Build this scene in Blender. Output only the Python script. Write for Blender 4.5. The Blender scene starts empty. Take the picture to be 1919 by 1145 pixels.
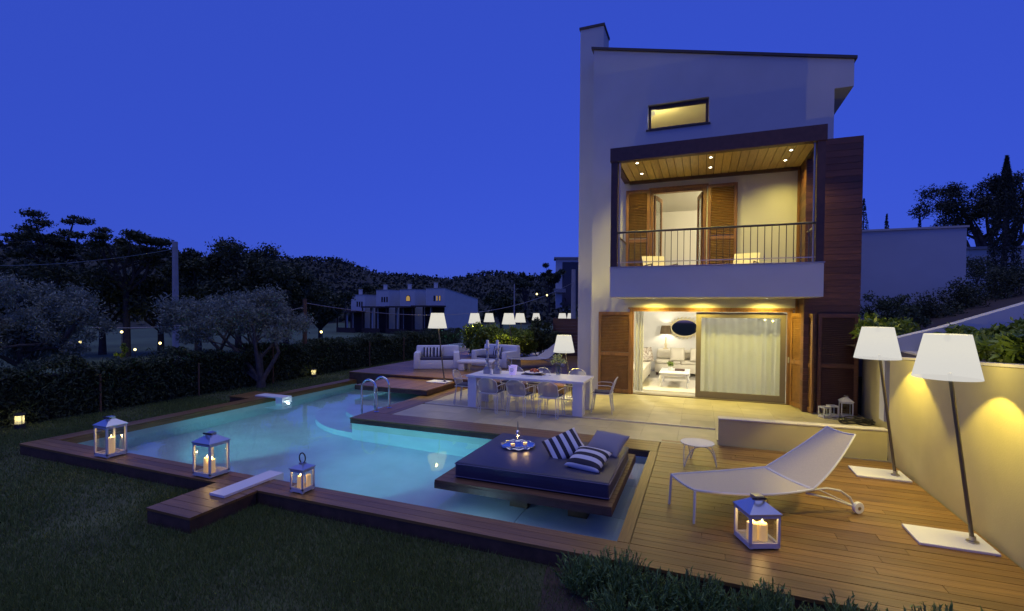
import bpy, bmesh, math, random
import numpy as np
from mathutils import Vector, Matrix
random.seed(7); rng = np.random.default_rng(7)
sc = bpy.context.scene
COL = sc.collection
PI = math.pi
# ------------------------------------------------------------------ camera
FPX, YAW, PITCH, ROLL, CYP, CXP, CAMH = 901.576, -0.3748475, 0.0203988, 0.00628639, 596.096, 959.5, 2.3
_F = Vector((math.sin(YAW)*math.cos(PITCH), math.cos(YAW)*math.cos(PITCH), -math.sin(PITCH)))
_r = Vector((math.cos(YAW), -math.sin(YAW), 0)); _u = _r.cross(_F)
_R = _r*math.cos(ROLL)+_u*math.sin(ROLL); _U = _R.cross(_F)
camd = bpy.data.cameras.new('camera'); cam = bpy.data.objects.new('camera', camd); COL.objects.link(cam)
camd.sensor_fit = 'HORIZONTAL'; camd.sensor_width = 36.0; camd.lens = FPX/1919*36
camd.shift_y = (CYP-572.5)/1919; camd.shift_x = 0
camd.clip_start = 0.05; camd.clip_end = 3000
cam.matrix_world = Matrix(((_R.x, _U.x, -_F.x, 0), (_R.y, _U.y, -_F.y, 0), (_R.z, _U.z, -_F.z, CAMH), (0, 0, 0, 1)))
sc.camera = cam
# ------------------------------------------------------------------ sky and exposure
world = bpy.data.worlds.new('World'); sc.world = world; world.use_nodes = True
wn = world.node_tree; wn.nodes.clear()
w_out = wn.nodes.new('ShaderNodeOutputWorld'); w_bg = wn.nodes.new('ShaderNodeBackground')
w_sky = wn.nodes.new('ShaderNodeTexSky'); w_sky.sky_type = 'NISHITA'; w_sky.sun_disc = False
w_sky.sun_elevation = math.radians(6.0); w_sky.sun_rotation = math.radians(180); w_sky.ozone_density = 3.0
w_sky.air_density = 1.0; w_sky.dust_density = 0.3
w_mul = wn.nodes.new('ShaderNodeMix'); w_mul.data_type = 'RGBA'; w_mul.blend_type = 'MULTIPLY'
w_mul.inputs['Factor'].default_value = 1.0; w_mul.inputs['B'].default_value = (0.40, 0.42, 2.1, 1)
w_mix = wn.nodes.new('ShaderNodeMix'); w_mix.data_type = 'RGBA'; w_mix.inputs['Factor'].default_value = 0.22
w_mix.inputs['A'].default_value = (0.38, 0.84, 5.9, 1)            # deep blue-hour sky
wn.links.new(w_sky.outputs[0], w_mul.inputs['A']); wn.links.new(w_mul.outputs['Result'], w_mix.inputs['B']); wn.links.new(w_mix.outputs['Result'], w_bg.inputs['Color'])
w_bg.inputs['Strength'].default_value = 0.10
sun_d = bpy.data.lights.new('overhead_fill', 'SUN'); sun_d.energy = 0.58; sun_d.angle = math.radians(60); sun_d.color = (1.0, 0.93, 0.80)
sun = bpy.data.objects.new('overhead_fill', sun_d); COL.objects.link(sun); sun.rotation_euler = (0, math.radians(-4), 0)   # added soft overhead fill, lifts the lawn and upward faces
wn.links.new(w_bg.outputs[0], w_out.inputs['Surface'])
vs = sc.view_settings; vs.view_transform = 'Standard'; vs.look = 'None'; vs.exposure = 0.0; vs.gamma = 1.0
cy = sc.cycles; cy.use_denoising = True
cy.max_bounces = 8; cy.diffuse_bounces = 3; cy.glossy_bounces = 3; cy.transmission_bounces = 6; cy.transparent_max_bounces = 12
cy.sample_clamp_indirect = 4.0; cy.sample_clamp_direct = 0.0; cy.caustics_reflective = False; cy.caustics_refractive = True
cy.blur_glossy = 0.5

# ------------------------------------------------------------------ placement helpers
CAM = Vector((0, 0, CAMH))
def ray(x, y): return _R*((x-CXP)/FPX)+_U*(-(y-CYP)/FPX)+_F
def atZ(x, y, z=0.0):
    d = ray(x, y); return CAM+d*((z-CAMH)/d.z)
def atY(x, y, Y):
    d = ray(x, y); return CAM+d*(Y/d.y)
def atD(x, y, D): return CAM+ray(x, y)*D          # D metres along the view axis

# ------------------------------------------------------------------ materials
def rgba(c): return (c[0], c[1], c[2], 1)
def mat(name, col, rough=0.6, metal=0.0, var=0.0, vscale=6.0, bump=0.0, bscale=40.0, rnd=0.0, emit=None, es=0.0,
        grain=None, col2=None, spec=None, coat=0.0, island=0.0, trans=0.0):
    m = bpy.data.materials.new(name); m.use_nodes = True
    nt = m.node_tree; N = nt.nodes; L = nt.links; b = N['Principled BSDF']
    b.inputs['Base Color'].default_value = rgba(col); b.inputs['Roughness'].default_value = rough; b.inputs['Metallic'].default_value = metal
    if spec is not None: b.inputs['Specular IOR Level'].default_value = spec
    if coat: b.inputs['Coat Weight'].default_value = coat
    geo = N.new('ShaderNodeNewGeometry'); vec = geo.outputs['Position']
    src = None
    fac = None
    if grain or rnd:
        oi = N.new('ShaderNodeObjectInfo')
    if var or grain or col2:
        nz = N.new('ShaderNodeTexNoise'); nz.inputs['Detail'].default_value = 5.0; nz.inputs['Scale'].default_value = vscale
        if grain:
            mp = N.new('ShaderNodeMapping'); mp.inputs['Scale'].default_value = grain
            off = N.new('ShaderNodeVectorMath'); off.operation = 'MULTIPLY_ADD'
            cmb = N.new('ShaderNodeCombineXYZ'); L.new(oi.outputs['Random'], cmb.inputs[0]); L.new(oi.outputs['Random'], cmb.inputs[1]); L.new(oi.outputs['Random'], cmb.inputs[2])
            L.new(cmb.outputs[0], off.inputs[0]); off.inputs[1].default_value = (37, 53, 71); L.new(vec, off.inputs[2])
            L.new(off.outputs[0], mp.inputs['Vector']); L.new(mp.outputs[0], nz.inputs['Vector'])
        else: L.new(vec, nz.inputs['Vector'])
        fac = nz.outputs['Fac']
        mx = N.new('ShaderNodeMix'); mx.data_type = 'RGBA'
        v = var or 0.3
        c2 = col2 or tuple(min(1, c*(1+v)) for c in col); c1 = col if col2 else tuple(c*(1-v) for c in col)
        mx.inputs['A'].default_value = rgba(c1); mx.inputs['B'].default_value = rgba(c2)
        rp = N.new('ShaderNodeMapRange'); rp.inputs['From Min'].default_value = 0.3; rp.inputs['From Max'].default_value = 0.7
        L.new(fac, rp.inputs['Value']); L.new(rp.outputs[0], mx.inputs['Factor']); src = mx.outputs['Result']
    if rnd or island:
        hs = N.new('ShaderNodeHueSaturation')
        mr = N.new('ShaderNodeMapRange'); k = rnd or island
        mr.inputs['To Min'].default_value = 1-k; mr.inputs['To Max'].default_value = 1+k
        L.new(geo.outputs['Random Per Island'] if island else oi.outputs['Random'], mr.inputs['Value']); L.new(mr.outputs[0], hs.inputs['Value'])
        if src: L.new(src, hs.inputs['Color'])
        else: hs.inputs['Color'].default_value = rgba(col)
        src = hs.outputs['Color']
    if src: L.new(src, b.inputs['Base Color'])
    if bump:
        nb = N.new('ShaderNodeTexNoise'); nb.inputs['Scale'].default_value = bscale; nb.inputs['Detail'].default_value = 4
        L.new(vec, nb.inputs['Vector'])
        bp = N.new('ShaderNodeBump'); bp.inputs['Strength'].default_value = bump; bp.inputs['Distance'].default_value = 0.01
        L.new(nb.outputs['Fac'], bp.inputs['Height']); L.new(bp.outputs[0], b.inputs['Normal'])
    if emit:
        b.inputs['Emission Color'].default_value = rgba(emit); b.inputs['Emission Strength'].default_value = es
    if trans:      # thin translucency (leaves, cloth)
        tr = N.new('ShaderNodeBsdfTranslucent'); ms = N.new('ShaderNodeMixShader'); ms.inputs[0].default_value = trans
        if src: L.new(src, tr.inputs['Color'])
        else: tr.inputs['Color'].default_value = rgba(col)
        L.new(b.outputs[0], ms.inputs[1]); L.new(tr.outputs[0], ms.inputs[2]); L.new(ms.outputs[0], N['Material Output'].inputs['Surface'])
    return m
def emission(name, col, s):
    m = bpy.data.materials.new(name); m.use_nodes = True; nt = m.node_tree; nt.nodes.clear()
    e = nt.nodes.new('ShaderNodeEmission'); e.inputs[0].default_value = rgba(col); e.inputs[1].default_value = s
    o = nt.nodes.new('ShaderNodeOutputMaterial'); nt.links.new(e.outputs[0], o.inputs[0]); return m
def thin_glass(name, tint=(0.95, 0.97, 0.97), gloss=0.5, rough=0.02):
    m = bpy.data.materials.new(name); m.use_nodes = True; nt = m.node_tree; nt.nodes.clear()
    t = nt.nodes.new('ShaderNodeBsdfTransparent'); t.inputs[0].default_value = rgba(tint)
    g = nt.nodes.new('ShaderNodeBsdfGlossy'); g.inputs['Roughness'].default_value = rough
    fr = nt.nodes.new('ShaderNodeLayerWeight'); fr.inputs['Blend'].default_value = 0.5
    p = nt.nodes.new('ShaderNodeMath'); p.operation = 'POWER'; p.inputs[1].default_value = 3.5
    q = nt.nodes.new('ShaderNodeMath'); q.operation = 'MULTIPLY_ADD'; q.inputs[1].default_value = gloss; q.inputs[2].default_value = 0.035
    x = nt.nodes.new('ShaderNodeMixShader'); o = nt.nodes.new('ShaderNodeOutputMaterial')
    nt.links.new(fr.outputs['Facing'], p.inputs[0]); nt.links.new(p.outputs[0], q.inputs[0]); nt.links.new(q.outputs[0], x.inputs[0])
    nt.links.new(t.outputs[0], x.inputs[1]); nt.links.new(g.outputs[0], x.inputs[2]); nt.links.new(x.outputs[0], o.inputs[0])
    return m
def stripes(name, a, b, scale, axis, rough=0.8, duty=0.5):
    m = mat(name, a, rough); nt = m.node_tree; N = nt.nodes; L = nt.links
    tc = N.new('ShaderNodeTexCoord'); sp = N.new('ShaderNodeSeparateXYZ'); L.new(tc.outputs['Object'], sp.inputs[0])
    mu = N.new('ShaderNodeMath'); mu.operation = 'MULTIPLY'; mu.inputs[1].default_value = scale; L.new(sp.outputs[axis], mu.inputs[0])
    fr = N.new('ShaderNodeMath'); fr.operation = 'FRACT'; L.new(mu.outputs[0], fr.inputs[0])
    gt = N.new('ShaderNodeMath'); gt.operation = 'GREATER_THAN'; gt.inputs[1].default_value = duty; L.new(fr.outputs[0], gt.inputs[0])
    mx = N.new('ShaderNodeMix'); mx.data_type = 'RGBA'; mx.inputs['A'].default_value = rgba(a); mx.inputs['B'].default_value = rgba(b)
    L.new(gt.outputs[0], mx.inputs['Factor']); L.new(mx.outputs['Result'], N['Principled BSDF'].inputs['Base Color']); return m

M = {}
M['deck_x'] = mat('deck wood', (0.21, 0.115, 0.034), 0.38, grain=(1.2, 30, 30), vscale=2.0, var=0.3, rnd=0.22, bump=0.08, bscale=60)
M['deck_y'] = mat('deck wood lengthwise', (0.21, 0.115, 0.034), 0.38, grain=(30, 1.2, 30), vscale=2.0, var=0.3, rnd=0.22, bump=0.08, bscale=60)
M['deck_db'] = mat('day bed timber', (0.12, 0.062, 0.03), 0.5, grain=(1.2, 30, 30), vscale=2.0, var=0.3, rnd=0.15)
M['deck_dark'] = mat('dark deck fascia', (0.085, 0.045, 0.028), 0.55, var=0.3, vscale=8)
M['clad'] = mat('dark cladding wood', (0.105, 0.042, 0.022), 0.5, grain=(1.5, 20, 20), vscale=2.5, var=0.3, rnd=0.35, bump=0.06)
M['frame_dark'] = mat('dark stained frame', (0.06, 0.028, 0.022), 0.5, var=0.2, vscale=10)
M['shutter'] = mat('teak shutter', (0.22, 0.105, 0.03), 0.45, grain=(12, 12, 1.5), vscale=2.0, var=0.25)
M['slat'] = mat('teak slat', (0.20, 0.095, 0.028), 0.45, var=0.2, vscale=9)
M['ceil_wood'] = mat('ceiling board', (0.46, 0.33, 0.15), 0.4, grain=(25, 1.5, 25), vscale=2.0, var=0.22, rnd=0.12)
M['white'] = mat('white render', (0.58, 0.58, 0.55), 0.85, var=0.04, vscale=1.2, bump=0.12, bscale=90)
M['beige'] = mat('beige render', (0.50, 0.44, 0.22), 0.85, var=0.09, vscale=1.6, bump=0.15, bscale=70)
M['coping'] = mat('stone coping', (0.60, 0.55, 0.45), 0.6, var=0.08, vscale=5)
M['tile'] = mat('terrace stone tile', (0.40, 0.36, 0.23), 0.42, var=0.12, vscale=2.6, rnd=0.07, bump=0.04, bscale=25)
M['grout'] = mat('grout bed', (0.30, 0.27, 0.22), 0.9, var=0.1)
M['riser_shade'] = mat('riser shade strip', (0.27, 0.24, 0.18), 0.8)  # darker tone stands for the shade on a low step riser
M['pooltile'] = mat('pool plaster', (0.62, 0.72, 0.74), 0.6, var=0.07, vscale=2.2)
M['roof'] = mat('dark roof edge', (0.07, 0.055, 0.045), 0.6)
M['whitemetal'] = mat('white powder coat', (0.62, 0.62, 0.61), 0.38)
M['whiteplastic'] = mat('white moulded plastic', (0.74, 0.74, 0.75), 0.45)
M['chrome'] = mat('polished steel', (0.75, 0.76, 0.78), 0.08, 1.0)
M['steel'] = mat('brushed steel', (0.45, 0.42, 0.36), 0.3, 1.0)
M['bronze'] = mat('dark bronze pole', (0.17, 0.15, 0.10), 0.4, 0.6)
M['pewter'] = mat('pewter', (0.42, 0.42, 0.45), 0.35, 0.6, var=0.15, vscale=15)
M['black'] = mat('black', (0.02, 0.02, 0.022), 0.5)
M['anthracite'] = mat('anthracite metal', (0.06, 0.06, 0.065), 0.45, 0.4)
M['alu'] = mat('grey window profile', (0.20, 0.17, 0.12), 0.4, 0.3)
M['navy'] = mat('dark navy leatherette', (0.035, 0.037, 0.075), 0.42, var=0.1, vscale=4, bump=0.06, bscale=25)
M['greyfab'] = mat('grey cotton', (0.26, 0.25, 0.28), 0.9, bump=0.1, bscale=150)
M['cush'] = mat('dark seat pad', (0.05, 0.05, 0.09), 0.85)
M['stripe_x'] = stripes('striped cotton', (0.62, 0.62, 0.66), (0.02, 0.02, 0.035), 9.5, 0)
M['stripe_y'] = stripes('striped cotton across', (0.62, 0.62, 0.66), (0.02, 0.02, 0.035), 7.0, 1)
M['candle'] = mat('candle wax', (0.85, 0.70, 0.42), 0.5, emit=(1.0, 0.55, 0.12), es=0.34)
M['flame'] = emission('candle flame', (1.0, 0.72, 0.30), 14.0)
M['bulb'] = emission('lamp bulb', (1.0, 0.85, 0.5), 0.7)
M['spot'] = emission('downlight lens', (1.0, 0.92, 0.7), 18.0)
M['ball'] = emission('garden light lens', (1.0, 0.78, 0.30), 5.0)
M['shade'] = mat('lamp shade', (0.012, 0.012, 0.012), 0.9, emit=(1.0, 0.97, 0.90), es=0.68, spec=0.0)
def sheer(m, k):
    nt = m.node_tree; N = nt.nodes; x = N.new('ShaderNodeMixShader'); x.inputs[0].default_value = k; t = N.new('ShaderNodeBsdfTransparent')
    src = N['Material Output'].inputs['Surface'].links[0].from_socket
    nt.links.new(src, x.inputs[1]); nt.links.new(t.outputs[0], x.inputs[2]); nt.links.new(x.outputs[0], N['Material Output'].inputs['Surface'])
sheer(M['shade'], 0.10)
M['glass'] = thin_glass('clear pane')
M['winglass'] = thin_glass('window pane', (0.9, 0.92, 0.9), 0.6)
M['drink'] = thin_glass('drinking glass', (0.88, 0.9, 0.92), 0.7)
M['leaf_olive'] = mat('olive leaf', (0.20, 0.235, 0.17), 0.6, island=0.45, trans=0.25)
M['leaf_dark'] = mat('dark leaf', (0.045, 0.060, 0.026), 0.7, island=0.4, trans=0.15)
M['leaf_pine'] = mat('pine needles', (0.026, 0.036, 0.020), 0.7, island=0.4, trans=0.1)
M['leaf_hedge'] = mat('hedge leaf', (0.060, 0.085, 0.032), 0.65, island=0.5, trans=0.2)
M['leaf_bright'] = mat('glossy shrub leaf', (0.16, 0.23, 0.03), 0.4, island=0.4, trans=0.3)
M['leaf_grey'] = mat('grey green narrow leaf', (0.14, 0.225, 0.06), 0.6, island=0.45, trans=0.2)
M['grass'] = mat('grass blade', (0.135, 0.185, 0.042), 0.6, island=0.5, trans=0.3)
M['turf'] = mat('turf soil', (0.065, 0.08, 0.03), 0.95, var=0.4, vscale=1.3, bump=0.5, bscale=30)
M['field'] = mat('far meadow', (0.06, 0.10, 0.05), 0.95, var=0.35, vscale=0.12)
M['hill'] = mat('wooded hill', (0.030, 0.036, 0.024), 0.95, var=0.5, vscale=0.06, bump=1.0, bscale=0.25)
M['bark'] = mat('bark', (0.10, 0.085, 0.07), 0.9, var=0.3, vscale=9, bump=0.5, bscale=25)
M['bark_dark'] = mat('dark bark', (0.035, 0.03, 0.028), 0.9, var=0.3, vscale=5)
M['pole_wood'] = mat('wooden pole', (0.16, 0.09, 0.05), 0.85, grain=(15, 15, 1), vscale=2, var=0.3)
M['concrete'] = mat('concrete', (0.33, 0.32, 0.31), 0.85, var=0.12, vscale=4)
M['soil'] = mat('dark soil', (0.05, 0.035, 0.025), 0.95, var=0.3, vscale=9, bump=0.6, bscale=30)
M['inner_white'] = mat('interior paint', (0.80, 0.79, 0.76), 0.85)
M['inner_cream'] = mat('interior cream paint', (0.76, 0.68, 0.42), 0.85)
M['inner_floor'] = mat('interior floor', (0.34, 0.32, 0.29), 0.35, var=0.08)
M['sofa'] = mat('cream sofa cloth', (0.66, 0.61, 0.50), 0.9, bump=0.1, bscale=120)
M['curtain'] = mat('sheer curtain', (0.82, 0.82, 0.78), 0.9, trans=0.6)
M['brownshade'] = mat('brown pleated shade', (0.13, 0.09, 0.05), 0.8)
M['gold'] = mat('ornate frame', (0.75, 0.66, 0.42), 0.4, 0.2)
M['mirror'] = mat('mirror glass', (0.25, 0.28, 0.25), 0.03, 1.0)
M['rug'] = mat('pale rug', (0.62, 0.58, 0.50), 0.95, var=0.1, vscale=20, bump=0.3, bscale=120)
M['fruit'] = mat('red fruit', (0.45, 0.10, 0.03), 0.4, island=0.5)
M['flower'] = mat('pale flower', (0.55, 0.60, 0.25), 0.6, island=0.3, trans=0.3)
M['hose'] = mat('black rubber hose', (0.02, 0.02, 0.02), 0.4)
M['rubber'] = mat('pale rubber tyre', (0.5, 0.5, 0.5), 0.6)
M['porch'] = mat('dark porch timber', (0.045, 0.028, 0.026), 0.8, var=0.2, vscale=3)
M['blackglass'] = mat('dark window glass', (0.01, 0.012, 0.02), 0.1)
M['warmglass'] = mat('lit window glass', (0.3, 0.2, 0.05), 0.3, emit=(1.0, 0.62, 0.15), es=0.35)
M['bucket'] = mat('lit frosted bucket', (0.75, 0.72, 0.78), 0.35, emit=(0.5, 0.35, 1.0), es=0.35)
M['bottle'] = mat('bottle glass', (0.10, 0.10, 0.06), 0.1, spec=0.7)

# pool water: clear glass with a gentle ripple
def water_mat(name, scale, strength):
    m = bpy.data.materials.new(name); m.use_nodes = True; nt = m.node_tree; N = nt.nodes; L = nt.links
    b = N['Principled BSDF']; b.inputs['Base Color'].default_value = (0.88, 0.97, 1.0, 1); b.inputs['Roughness'].default_value = 0.02
    b.inputs['Transmission Weight'].default_value = 1.0; b.inputs['IOR'].default_value = 1.33
    g = N.new('ShaderNodeNewGeometry'); nz = N.new('ShaderNodeTexNoise'); nz.inputs['Scale'].default_value = scale; nz.inputs['Detail'].default_value = 2
    L.new(g.outputs['Position'], nz.inputs['Vector']); bp = N.new('ShaderNodeBump'); bp.inputs['Strength'].default_value = strength; bp.inputs['Distance'].default_value = 0.05
    L.new(nz.outputs['Fac'], bp.inputs['Height']); L.new(bp.outputs[0], b.inputs['Normal']); return m
M['water'] = water_mat('pool water', 3.0, 0.05)
# mesh cloth with small holes
def weave_mat(name, col, scale, hole):
    m = mat(name, col, 0.45); nt = m.node_tree; N = nt.nodes; L = nt.links; b = N['Principled BSDF']
    uv = N.new('ShaderNodeTexCoord'); v = N.new('ShaderNodeTexVoronoi'); v.inputs['Scale'].default_value = scale; v.inputs['Randomness'].default_value = 0.0
    L.new(uv.outputs['Object'], v.inputs['Vector'])
    lt = N.new('ShaderNodeMath'); lt.operation = 'GREATER_THAN'; lt.inputs[1].default_value = hole; L.new(v.outputs['Distance'], lt.inputs[0])
    L.new(lt.outputs[0], b.inputs['Alpha']); return m
M['weave'] = mat('white woven mesh', (0.56, 0.50, 0.39), 0.5, var=0.06, vscale=70); M['weave'].node_tree.nodes['Principled BSDF'].inputs['Alpha'].default_value = 0.9
M['chairmesh'] = mat('white wire mesh', (0.62, 0.62, 0.62), 0.5); M['chairmesh'].node_tree.nodes['Principled BSDF'].inputs['Alpha'].default_value = 0.48

# ------------------------------------------------------------------ mesh builder
class MB:
    def __init__(s): s.v = []; s.f = []
    def add(s, vs, fs):
        o = len(s.v); s.v += [tuple(v) for v in vs]; s.f += [tuple(i+o for i in f) for f in fs]; return s
    def box(s, x0, x1, y0, y1, z0, z1, m=None):
        vs = [(x0, y0, z0), (x1, y0, z0), (x1, y1, z0), (x0, y1, z0), (x0, y0, z1), (x1, y0, z1), (x1, y1, z1), (x0, y1, z1)]
        if m is not None: vs = [m @ Vector(v) for v in vs]
        return s.add(vs, [(3, 2, 1, 0), (4, 5, 6, 7), (0, 1, 5, 4), (1, 2, 6, 5), (2, 3, 7, 6), (3, 0, 4, 7)])
    def prism(s, poly, y0, y1, m=None):          # poly of (x,z), extruded along y
        n = len(poly); vs = [(x, y0, z) for x, z in poly]+[(x, y1, z) for x, z in poly]
        if m is not None: vs = [m @ Vector(v) for v in vs]
        fs = [tuple(range(n)), tuple(range(2*n-1, n-1, -1))]+[(j, i, i+n, j+n) for i in range(n) for j in [(i+1) % n]]
        return s.add(vs, fs)
    def slab(s, poly, z0, z1):                    # poly of (x,y), extruded along z
        n = len(poly); vs = [(x, y, z0) for x, y in poly]+[(x, y, z1) for x, y in poly]
        fs = [tuple(range(n-1, -1, -1)), tuple(range(n, 2*n))]+[(i, (i+1) % n, (i+1) % n+n, i+n) for i in range(n)]
        return s.add(vs, fs)
    def tube(s, pts, r, n=8, closed=False):
        P = [Vector(p) for p in pts]; k = len(P); R = r if isinstance(r, (list, tuple)) else [r]*k
        T = []
        for i in range(k):
            a = P[(i-1) % k] if (closed or i) else P[i]; b = P[(i+1) % k] if (closed or i < k-1) else P[i]
            T.append((b-a).normalized())
        ref = Vector((0, 0, 1)) if abs(T[0].z) < 0.9 else Vector((1, 0, 0))
        u = (ref-T[0]*ref.dot(T[0])).normalized(); vs = []
        for i in range(k):
            u = (u-T[i]*u.dot(T[i])).normalized(); w = T[i].cross(u)
            vs += [P[i]+(u*math.cos(2*PI*j/n)+w*math.sin(2*PI*j/n))*R[i] for j in range(n)]
        fs = []
        for i in range(k if closed else k-1):
            a = i*n; b = ((i+1) % k)*n
            fs += [(a+j, a+(j+1) % n, b+(j+1) % n, b+j) for j in range(n)]
        if not closed: fs += [tuple(range(n-1, -1, -1)), tuple(range((k-1)*n, k*n))]
        return s.add(vs, fs)
    def lathe(s, prof, n=24, c=(0, 0, 0), caps=True):
        vs = []; k = len(prof)
        for r, z in prof: vs += [(c[0]+r*math.cos(2*PI*j/n), c[1]+r*math.sin(2*PI*j/n), c[2]+z) for j in range(n)]
        fs = [(i*n+j, i*n+(j+1) % n, (i+1)*n+(j+1) % n, (i+1)*n+j) for i in range(k-1) for j in range(n)]
        if caps: fs += [tuple(range(n-1, -1, -1)), tuple(range((k-1)*n, k*n))]
        return s.add(vs, fs)
    def ball(s, c, r, n=10, sq=1.0):
        prof = [(max(1e-4, r*math.sin(PI*i/n)), -r*sq*math.cos(PI*i/n)) for i in range(n+1)]
        return s.lathe(prof, n*2, c)
    def grid(s, fn, nu, nv):
        vs = [fn(i/nu, j/nv) for i in range(nu+1) for j in range(nv+1)]
        return s.add(vs, [(i*(nv+1)+j, (i+1)*(nv+1)+j, (i+1)*(nv+1)+j+1, i*(nv+1)+j+1) for i in range(nu) for j in range(nv)])
    def mesh(s, name, smooth=False, bevel=0.0, seg=2, solid=0.0, sub=0):
        me = bpy.data.meshes.new(name); me.from_pydata([tuple(v) for v in s.v], [], s.f); me.update()
        if bevel or solid or sub:
            bm = bmesh.new(); bm.from_mesh(me)
            if solid:
                bmesh.ops.recalc_face_normals(bm, faces=bm.faces); bmesh.ops.solidify(bm, geom=bm.faces[:], thickness=solid)
            if bevel:
                bmesh.ops.remove_doubles(bm, verts=bm.verts, dist=1e-5)
                es = [e for e in bm.edges if len(e.link_faces) == 2 and e.calc_face_angle(0) > 0.5]
                bmesh.ops.bevel(bm, geom=es, offset=bevel, segments=seg, affect='EDGES', profile=0.5)
            bm.to_mesh(me); bm.free()
        if smooth:
            for p in me.polygons: p.use_smooth = True
            me.set_sharp_from_angle(angle=math.radians(40))
        return me
    def build(s, name, m, parent=None, smooth=False, bevel=0.0, seg=2, solid=0.0, loc=None):
        return link(name, s.mesh(name, smooth, bevel, seg, solid), m, parent, loc)
def link(name, me, m=None, parent=None, loc=None, rot=None, scale=None):
    o = bpy.data.objects.new(name, me); COL.objects.link(o)
    if m is not None and me is not None and not me.materials: me.materials.append(M[m] if isinstance(m, str) else m)
    if parent: o.parent = parent
    if loc is not None: o.location = loc
    if rot is not None: o.rotation_euler = rot
    if scale is not None: o.scale = scale
    return o
def tag(o, label=None, cat=None, group=None, kind=None):
    if label: o['label'] = label
    if cat: o['category'] = cat
    if group: o['group'] = group
    if kind: o['kind'] = kind
    return o
def thing(name, label, cat, loc=(0, 0, 0), rz=0.0, group=None, parent=None):
    o = bpy.data.objects.new(name, None); COL.objects.link(o); o.location = loc; o.rotation_euler = (0, 0, rz)
    o.empty_display_size = 0.1
    return tag(o, label, cat, group)
def dup(root, loc, rz=0.0, label=None):
    r = root.copy(); COL.objects.link(r); r.location = loc; r.rotation_euler = (0, 0, rz)
    if label: r['label'] = label
    for ch in list(root.children):
        c = ch.copy(); COL.objects.link(c); c.parent = r
        for g in list(ch.children):
            d = g.copy(); COL.objects.link(d); d.parent = c
    return r
def light(name, kind, loc, power, col, parent=None, radius=0.04, spot=None, blend=0.5, rot=None, size=None):
    l = bpy.data.lights.new(name, kind); l.energy = power; l.color = col
    if kind in ('POINT', 'SPOT'): l.shadow_soft_size = radius
    if spot: l.spot_size = math.radians(spot); l.spot_blend = blend
    if size: l.size = size
    o = bpy.data.objects.new(name, l); COL.objects.link(o); o.location = loc
    if rot is not None: o.rotation_euler = rot
    if parent: o.parent = parent
    return o
WARM = (1.0, 0.79, 0.15); CANDLE = (1.0, 0.60, 0.20)
UNIT = MB().box(-.5, .5, -.5, .5, -.5, .5).mesh('board')
BOARD = {}
def unit_for(m):
    if m not in BOARD:
        me = UNIT.copy(); me.materials.append(M[m]); BOARD[m] = me
    return BOARD[m]
def piece(name, m, x0, x1, y0, y1, z0, z1, parent):
    return link(name, unit_for(m), None, parent, ((x0+x1)/2, (y0+y1)/2, (z0+z1)/2), None, (x1-x0, y1-y0, z1-z0))

# ------------------------------------------------------------------ ground, pool, deck, terrace
LZ = -0.18                      # lawn level
def terrain(x, y):
    # gentle valley beyond the hedge, wooded hills behind
    t = max(0.0, min(1.0, (-x-13.5)/25.0)); z = LZ-2.2*t*t*(3-2*t)
    d = math.hypot(x, y)
    az = math.atan2(x, y)
    t2 = max(0.0, min(1.0, (y-24)/40.0))
    z = z*1.0-1.0*t2*t2*(3-2*t2)*(1-t)
    if d > 95:
        k = min(1.0, (d-95)/230.0); k = k*k*(3-2*k)
        ridge = 28+5.0*math.sin(az*6.0+1.0)+2.5*math.sin(az*17+2)+1.2*math.sin(az*41)
        z += k*ridge
    if x > 3.2 and d < 140:                         # the plot climbs on the right
        k = min(1.0, (x-3.2)/14.0); z += 2.6*k*k*(3-2*k)
    if d > 330: z -= min(1.0, (d-330)/500)*18
    return z
def ground_sheet():
    def axis(lo, hi, keys, fine_lo, fine_hi, step):
        a = set(keys); v = fine_lo
        while v < fine_hi: a.add(round(v, 3)); v += step
        v = fine_hi; st = step
        while v < hi: a.add(round(v, 3)); st *= 1.13; v += st
        v = fine_lo; st = step
        while v > lo: a.add(round(v, 3)); st *= 1.13; v -= st
        a |= {lo, hi}; return sorted(a)
    hx0, hx1, hy0, hy1 = -10.45, 2.75, 4.45, 22.5
    xs = axis(-900, 700, [hx0, hx1], -26, 12, 1.0); ys = axis(-60, 1000, [hy0, hy1], -4, 30, 1.0)
    b = MB(); idx = {}
    for i, x in enumerate(xs):
        for j, y in enumerate(ys):
            idx[i, j] = len(b.v); b.v.append((x, y, terrain(x, y)))
    fm = []
    for i in range(len(xs)-1):
        for j in range(len(ys)-1):
            cx = (xs[i]+xs[i+1])/2; c_y = (ys[j]+ys[j+1])/2
            if hx0 < cx < hx1 and hy0 < c_y < hy1: continue
            b.f.append((idx[i, j], idx[i+1, j], idx[i+1, j+1], idx[i, j+1]))
            fm.append(0 if (cx > -13.6 and c_y < 40) else (1 if math.hypot(cx, c_y) < 115 else 2))
    me = b.mesh('ground', smooth=True)
    for k in ('turf', 'field', 'hill'): me.materials.append(M[k])
    me.polygons.foreach_set('material_index', fm)
    return tag(link('ground', me), kind='structure')
ground_sheet()

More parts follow.
